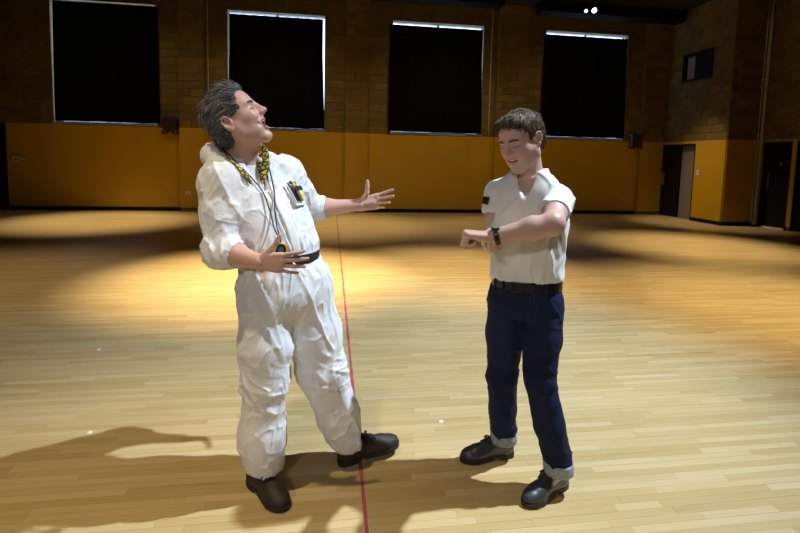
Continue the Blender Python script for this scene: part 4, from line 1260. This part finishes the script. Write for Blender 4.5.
for s1, th in ((0.012, 0.003), (-0.010, 0.010)):
    for q in (-0.021, 0.021):
        Vb += [b0 + pr * q + pu * s1 + pn * th * 0.5, b0 + pr * q + pu * s1 - pn * th * 0.5]
Vb = LA(Vb)
obj('clip_body', mesh_np('clip_body', Vb, LA([[0, 2, 6, 4], [1, 5, 7, 3], [0, 1, 3, 2], [4, 6, 7, 5], [0, 4, 5, 1], [2, 3, 7, 6]])), M_blk, e)
w0 = b0 + pu * -0.010 + pn * 0.004
tube('wire_handle', [smooth_path([w0 + pr * -0.010, w0 - pu * 0.020 + pr * -0.009, w0 - pu * 0.034 + pr * -0.004, w0 - pu * 0.034 + pr * 0.004, w0 - pu * 0.020 + pr * 0.009, w0 + pr * 0.010], 20)], [0.0013], M_plate, e, 6)
tag(e, 'black binder clip on the chest pocket of the white coverall', 'clip')
# ================================================================== THE MAN IN T-SHIRT AND JEANS
person2 = empty('person', (0, 0, 0))
tag(person2, 'smiling man in off-white T-shirt and dark jeans looking down at his wristwatch', 'person')
K = {'pel': (0.912, 2.100, 0.90), 'neck': (0.915, 2.115, 1.445), 'shL': (0.995, 1.998, 1.352), 'elL': (0.869, 1.770, 1.277), 'wrL': (0.640, 1.838, 1.214),
     'shR': (0.806, 2.210, 1.362), 'elR': (0.765, 2.175, 1.125), 'wrR': (0.685, 1.960, 1.205),
     'hipL': (0.975, 2.050, 0.90), 'knL': (0.958, 2.000, 0.524), 'anL': (1.054, 1.960, 0.10),
     'hipR': (0.852, 2.150, 0.90), 'knR': (0.841, 2.170, 0.474), 'anR': (0.892, 2.240, 0.09)}
K = {k: LA(v) for k, v in K.items()}
rV = unit((-0.8, 0.6, 0)); dV = unit((-0.6, -0.8, 0)); lV = -rV
HR = Head((0.844, 2.070, 1.610), (-0.78, -0.50, -0.36), (-0.36, -0.10, 0.92), 1.05)
SKIN2 = (0.64, 0.395, 0.32)
S = SDF((0.48, 1.70, -0.01), (1.20, 2.34, 1.80), 0.0035)
add_head(S, HR, 0.0085, 0.008, 0.002)
S.cap(HR.w((-0.035, 0, -0.03)), K['neck'], 0.050, 0.060, 0.02)
S.cap(HR.w((-0.022, 0, -0.06)), K['neck'] + dV * 0.020, 0.036, 0.046, 0.012)
S.loft([(0.84, .912, 2.10, .135, .09), (1.0, .913, 2.10, .13, .095), (1.2, .915, 2.11, .15, .10), (1.36, .912, 2.115, .15, .085), (1.44, .915, 2.115, .08, .06)], rV, 0.03)
for s_ in 'LR':
    sh, el, wr = K['sh' + s_], K['el' + s_], K['wr' + s_]
    S.chain([K['neck'] - LA((0, 0, .05)), sh, (sh + el) / 2, el, el * .68 + wr * .32, wr], [.045, .056, .050, .042, .043, .029], 0.03)
    S.chain([K['hip' + s_], K['kn' + s_], K['an' + s_]], [.07, .048, .028], 0.03)
S.cap(K['anL'], (0.98, 1.93, 0.045), .026, .018); S.cap(K['anR'], (0.80, 2.23, 0.045), .026, .018)
add_hand(S, K['wrL'], (-0.94, 0.30, 0.07), (0.30, 0.95, 0.02), (-0.1, 0.10, -0.98), [(80, 88, 62), (82, 90, 62), (82, 90, 62), (82, 90, 62)], (2, 0, -1, -2),
         [(0.75, 0.45, 0.45), (0.75, -0.25, 0.62), (0.35, -0.85, 0.45)], 1.06)
add_hand(S, K['wrR'], (-0.30, -0.93, 0.22), (0.90, -0.30, 0.1), (-0.05, -0.2, -0.97), [(40, 40, 20), (44, 46, 20), (50, 55, 25), (54, 60, 25)], (4, 1, -2, -5),
         [(0.8, 0.5, 0.3), (0.9, 0.1, 0.4), (0.9, -0.1, 0.4)], 0.92)
body2 = sdf_obj('body', S, M_skin, person2, 2, color=lambda P: head_tint(P, HR, SKIN2, (0.48, 0.235, 0.195), 0.18, 0.45, 0.0085, 0.008, 0.002))
body2['label'] = 'light skin of bowed smiling face, bare arms and hands'
teeth(HR, person2, M_teeth, -0.0520, 0.0245, 0.0925)

M_hairR = hair_mat('brown_hair', (0.025, 0.016, 0.010), (0.095, 0.062, 0.038), (0.26, 0.18, 0.11))
S = SDF(HR.c - 0.2, HR.c + 0.2, 0.004)
E_ = lambda c, r, kk=0.02, mode='u': S.ell(HR.w(c), LA(r) * HR.s, HR.R, kk, mode)
E_((-0.020, 0, 0.044), (0.106, 0.084, 0.090))
E_((-0.055, 0, -0.010), (0.062, 0.070, 0.066), 0.03)
E_((0.045, 0, 0.092), (0.048, 0.062, 0.032), 0.02)
E_((0.108, 0, 0.012), (0.058, 0.11, 0.088), 0.010, 's')
E_((0.062, 0, -0.048), (0.080, 0.12, 0.072), 0.010, 's')
for y in (-1, 1): E_((-0.002, y * 0.092, -0.014), (0.026, 0.030, 0.042), 0.01, 's')
def hdisp2(P, N):
    L = HR.l(P); q = np.stack([L[:, 0] * 30, L[:, 1] * 62, L[:, 2] * 40], 1)
    return 0.0022 * (ridge(q * 0.7, 15) - 0.4) + 0.002 * (vnoise(q * 1.7, 18) - 0.5)
hair2 = sdf_obj('hair', S, M_hairR, person2, 1, hdisp2)
n_ = len(hair2.data.vertices); hv = np.empty(n_ * 3, np.float32); hair2.data.vertices.foreach_get('co', hv); Lh = HR.l(hv.reshape(-1, 3).astype(float))
at = hair2.data.attributes.new('tone', 'FLOAT', 'POINT')
at.data.foreach_set('value', np.clip(vnoise(np.stack([Lh[:, 0] * 40, Lh[:, 1] * 110, Lh[:, 2] * 60], 1), 22) * 0.8, 0, 1).astype(np.float32))
hair2['label'] = 'short tousled brown hair'
def flowR(L, g):
    f = np.tile(LA((1.0, 0.15, 0.0)), (len(L), 1))
    back = np.clip((-L[:, 0] - 0.03) / 0.05, 0, 1)[:, None]
    f = f * (1 - back) + back * LA((-0.2, 0, -1.0))
    side = np.clip((np.abs(L[:, 1]) - 0.055) / 0.03, 0, 1)[:, None]
    f = f * (1 - side) + side * LA((0.25, 0, -1.0))
    return f + g.normal(0, 0.22, f.shape)
locks(HR, hair2, person2, M_hairR, 5500, flowR, 0.030, 0.0025, 0.006, 0.0012, 14, 0.003)
face_hair(HR, body2, person2, M_hairR, M_lash, 25)

# ---- T-shirt
M_tee = mat('offwhite_cotton', (0.80, 0.78, 0.735), 0.88, noise=(6, 0.03, 3, (1, 1, 1)), bump=(220, 0.12, 0.002), sheen=0.1)
S = SDF((0.66, 1.74, 0.86), (1.20, 2.36, 1.52), 0.0036)
S.loft([(0.905, .918, 2.098, .172, .132), (0.96, .916, 2.10, .170, .130), (1.05, .915, 2.104, .166, .124), (1.18, .915, 2.108, .176, .130), (1.29, .912, 2.112, .184, .128), (1.36, .912, 2.115, .170, .108),
        (1.41, .913, 2.115, .135, .090), (1.455, .916, 2.120, .098, .080), (1.492, .918, 2.124, .078, .072)], rV, 0.02, p=2.25)
for s_, fr in (('L', 0.58), ('R', 0.34)):
    sh, el = K['sh' + s_], K['el' + s_]
    S.cap(LA((.914, 2.115, 1.385)), sh, .060, .062, 0.04)
    S.cap(LA((.917, 2.122, 1.462)) + (sh - K['neck']) * 0.28, sh + LA((0, 0, .006)), .036, .048, 0.03)
    q = sh + (el - sh) * fr
    S.cap(sh, q, .063, .060, 0.035)
    S.cut(q - unit(el - sh) * 0.006, el - sh, 0.10, 0.003)
    if s_ == 'L': S.cap(q, el, .054, .052, 0.003, 's')
S.cap(K['neck'] + LA((0, 0, 0.0)), HR.w((-0.03, 0, -0.02)), .065, .070, 0.008, 's')
S.cap(K['neck'] + dV * 0.05 + LA((0, 0, 0.005)), K['neck'] + dV * 0.122 + LA((0, 0, -0.080)), .046, .010, 0.008, 's')
S.cut((.918, 2.098, 0.979), LA((0.07, -0.04, -1)), 0.3, 0.003)
def tdisp(P, N):
    x, y, z = P.T
    d = 0.0085 * (ridge(np.stack([x * 16 - z * 7, y * 16, z * 8 + 5 * x], 1), 51) - 0.3) + 0.004 * (vnoise(P * 12, 53) - 0.5)
    d += 0.004 * np.clip((1.2 - z) / 0.2, 0, 1) * (ridge(np.stack([x * 30, y * 30, z * 9], 1), 55) - 0.3)
    return d
tee = sdf_obj('t_shirt', S, M_tee, person2, 1, tdisp)
tee['label'] = 'plain off-white V-neck T-shirt'
# rolled right sleeve
sh, el = K['shR'], K['elR']; ad = unit(el - sh); q = sh + (el - sh) * 0.30
def cuff_ring(name, c, axis, r, hgt, th, m, parent, n=36, flare=0.0, squash=None):
    axis = unit(axis); a = unit(np.cross(axis, (0.3, 0.5, 0.2))); b = np.cross(axis, a)
    t = np.linspace(0, 2 * np.pi, n, endpoint=False)
    prof = [(-hgt / 2, 0), (-hgt / 2, th * 0.8), (-hgt * 0.3, th), (hgt * 0.3, th + flare), (hgt / 2, th * 0.8 + flare), (hgt / 2, 0)]
    V = []
    for h, dr in prof:
        rr = (r + dr) * (1 + 0.02 * np.sin(3 * t + h * 40))
        V.append(c + axis * h + rr[:, None] * (np.cos(t)[:, None] * a + np.sin(t)[:, None] * b))
    V = np.stack(V, 1).reshape(-1, 3); k = len(prof); I = np.arange(n); Kk = (I + 1) % n
    F = np.concatenate([np.stack([I * k + j, Kk * k + j, Kk * k + (j + 1) % k, I * k + (j + 1) % k], 1) for j in range(k)])
    return obj(name, mesh_np(name, V, F, True), m, parent)
cuff_ring('sleeve_roll', q, ad, 0.060, 0.060, 0.014, M_tee, person2)
cuff_ring('sleeve_hem', K['shL'] + (K['elL'] - K['shL']) * 0.555, K['elL'] - K['shL'], 0.0550, 0.018, 0.005, M_tee, person2)
# dark item tucked in the rolled sleeve
cpt = q - LA((1, 0, 0)) * 0.074 + LA((0.010, -0.02, 0.052))
pk = obj('small_case', boxes('small_case', [((-0.008, -0.018, -0.03), (0.008, 0.018, 0.006))]), M_blk, None, cpt)
pk.rotation_euler = (0, 0.25, 0.3); md = pk.modifiers.new('bevel', 'BEVEL'); md.width = 0.004; md.segments = 2
tag(pk, 'small black object tucked into the rolled sleeve of the off-white T-shirt', 'case')

# ---- jeans
def jeans_mat():
    m = mat('dark_denim', (0.0065, 0.012, 0.044), 0.8, noise=(5, 0.45, 4, (1, 1, 0.6)), bump=(260, 0.25, 0.0015), spec=0.25)
    return m
M_jean = jeans_mat()
S = SDF((0.66, 1.84, 0.08), (1.20, 2.38, 1.02), 0.0038)
S.loft([(0.80, .913, 2.10, .150, .108), (0.86, .910, 2.10, .168, .124), (0.93, .912, 2.10, .160, .118), (0.985, .914, 2.10, .150, .113)], rV, 0.02, p=2.3)
S.chain([K['hipR'] + LA((0, 0, -.03)), K['hipR'] * .5 + K['knR'] * .5 + LA((0, 0, .0)), K['knR'], K['knR'] * .5 + K['anR'] * .5, (0.886, 2.232, 0.16), (0.889, 2.235, 0.115)], [.100, .092, .074, .068, .062, .060], 0.02)
S.chain([K['hipL'] + LA((0, 0, -.03)), K['hipL'] * .5 + K['knL'] * .5, K['knL'], K['knL'] * .5 + K['anL'] * .5, (1.046, 1.966, 0.17), (1.050, 1.964, 0.125)], [.096, .088, .072, .068, .062, .060], 0.02)
S.cut((0.889, 2.235, 0.100), (0, 0, -1), 0.1); S.cut((1.05, 1.964, 0.105), (0, 0, -1), 0.1)
def jdisp(P, N):
    x, y, z = P.T
    d = 0.004 * (ridge(np.stack([x * 14 + 4 * z, y * 14, z * 9], 1), 61) - 0.3)
    st = np.exp(-((z - 0.5) / 0.08) ** 2) + np.exp(-((z - 0.19) / 0.07) ** 2) + 0.7 * np.exp(-((z - 0.84) / 0.05) ** 2)
    d += st * 0.006 * (ridge(np.stack([x * 9, y * 9, z * 30 + x * 9], 1), 63) - 0.35)
    return d
jeans = sdf_obj('jeans', S, M_jean, person2, 1, jdisp)
jeans['label'] = 'slim dark blue denim jeans'
M_cuffm = mat('denim_inside', (0.30, 0.32, 0.36), 0.85, noise=(60, 0.25, 2, (1, 1, 1)), bump=(300, 0.3, 0.001))
cuff_ring('turn_up', LA((0.8895, 2.236, 0.122)), (0.05, 0.05, -1), 0.0600, 0.052, 0.007, M_cuffm, person2)['label'] = 'pale turned-up jeans cuff'
cuff_ring('turn_up', LA((1.051, 1.963, 0.128)), (0.05, -0.02, -1), 0.0605, 0.055, 0.007, M_cuffm, person2)['label'] = 'pale turned-up jeans cuff'
# belt, buckle, loops and seams
BC = (.914, 2.10, 0.957)
M_leather = mat('black_leather', (0.010, 0.010, 0.011), 0.4, bump=(90, 0.15, 0.002))
bl = obj('belt', belt_mesh('belt', BC, rV, .155, .118, 0.036, 0.006, p=2.3), M_leather, person2)
M_buckle = mat('dark_buckle', (0.06, 0.055, 0.05), 0.35, metal=0.7)
fb = LA(BC) + dV * 0.124 + rV * 0.012
def oriented_box(name, c, ax, ay, az, sx, sy, sz, m, parent):
    V = LA([c + ax * (sx * i) + ay * (sy * j) + az * (sz * k) for i in (-1, 1) for j in (-1, 1) for k in (-1, 1)])
    return obj(name, mesh_np(name, V, BOXF), m, parent)
Z_ = LA((0, 0, 1.0))
for (cc, sx, sz) in ((fb + rV * 0.024, 0.003, 0.022), (fb - rV * 0.024, 0.003, 0.022), (fb + Z_ * 0.02, 0.026, 0.003), (fb - Z_ * 0.02, 0.026, 0.003)):
    oriented_box('buckle_bar', cc + dV * 0.003, rV, dV, Z_, sx, 0.003, sz, M_buckle, bl)
for t in (-0.11, -0.065, 0.075, 0.12):
    bb = 0.118 * (1 - (abs(t) / .155) ** 2.3) ** (1 / 2.3) + 0.008
    oriented_box('belt_loop', LA(BC) + dV * bb + rV * t, rV, dV, Z_, 0.006, 0.003, 0.020, M_jean, jeans)
M_stitch = mat('stitching', (0.05, 0.04, 0.03), 0.8)
def pocket_seam(sg):
    P = []
    for t in np.linspace(0, 1, 12):
        u = sg * (0.060 + 0.070 * t); z = 0.935 - 0.055 * t ** 1.6
        bb = 0.119 * (1 - min(abs(u) / .160, .98) ** 2.3) ** (1 / 2.3) + 0.002
        P.append(LA((.9125, 2.10, z)) + dV * bb + rV * u)
    tube('pocket_seam', [P], [0.0016], M_stitch, jeans, 5)
pocket_seam(1); pocket_seam(-1)

# boots
bmR = boot_meshes(0.168, wide=1.0)
M_bt2 = mat('dark_leather', (0.036, 0.036, 0.045), 0.38, noise=(20, 0.25, 3, (1, 1, 1)), bump=(60, 0.1, 0.002), coat=0.25)
boot(person2, bmR, (M_bt2, M_rubber, M_lace), (0.952, 2.257), math.atan2(-0.028, -0.27), label='dark leather lace-up boot further from the viewer')
bmR2 = tuple(m.copy() for m in bmR)
boot(person2, bmR2, (M_bt2, M_rubber, M_lace), (1.118, 2.012), math.atan2(-0.105, -0.215), label='dark leather lace-up boot nearest the viewer')

# wristwatch on the left wrist
wx = unit(K['wrL'] - K['elL']); wc = K['wrL'] - wx * 0.022
wt = empty('wristwatch', (0, 0, 0), 0, person2)
cuff_ring('watch_strap', wc, wx, 0.0335, 0.020, 0.004, M_blk, wt, 30)
wn_ = unit(np.cross(wx, (0, 1, 0))); wn_ = wn_ if wn_[2] > 0 else -wn_
wn_ = unit(wn_ + LA((0.0, -0.35, 0)))
disc('watch_case', wc + wn_ * 0.038, wn_, 0.018, 0.009, M_blk, wt); disc('watch_dial', wc + wn_ * 0.044, wn_, 0.014, 0.003, M_plate, wt)
wt['label'] = 'black wristwatch'
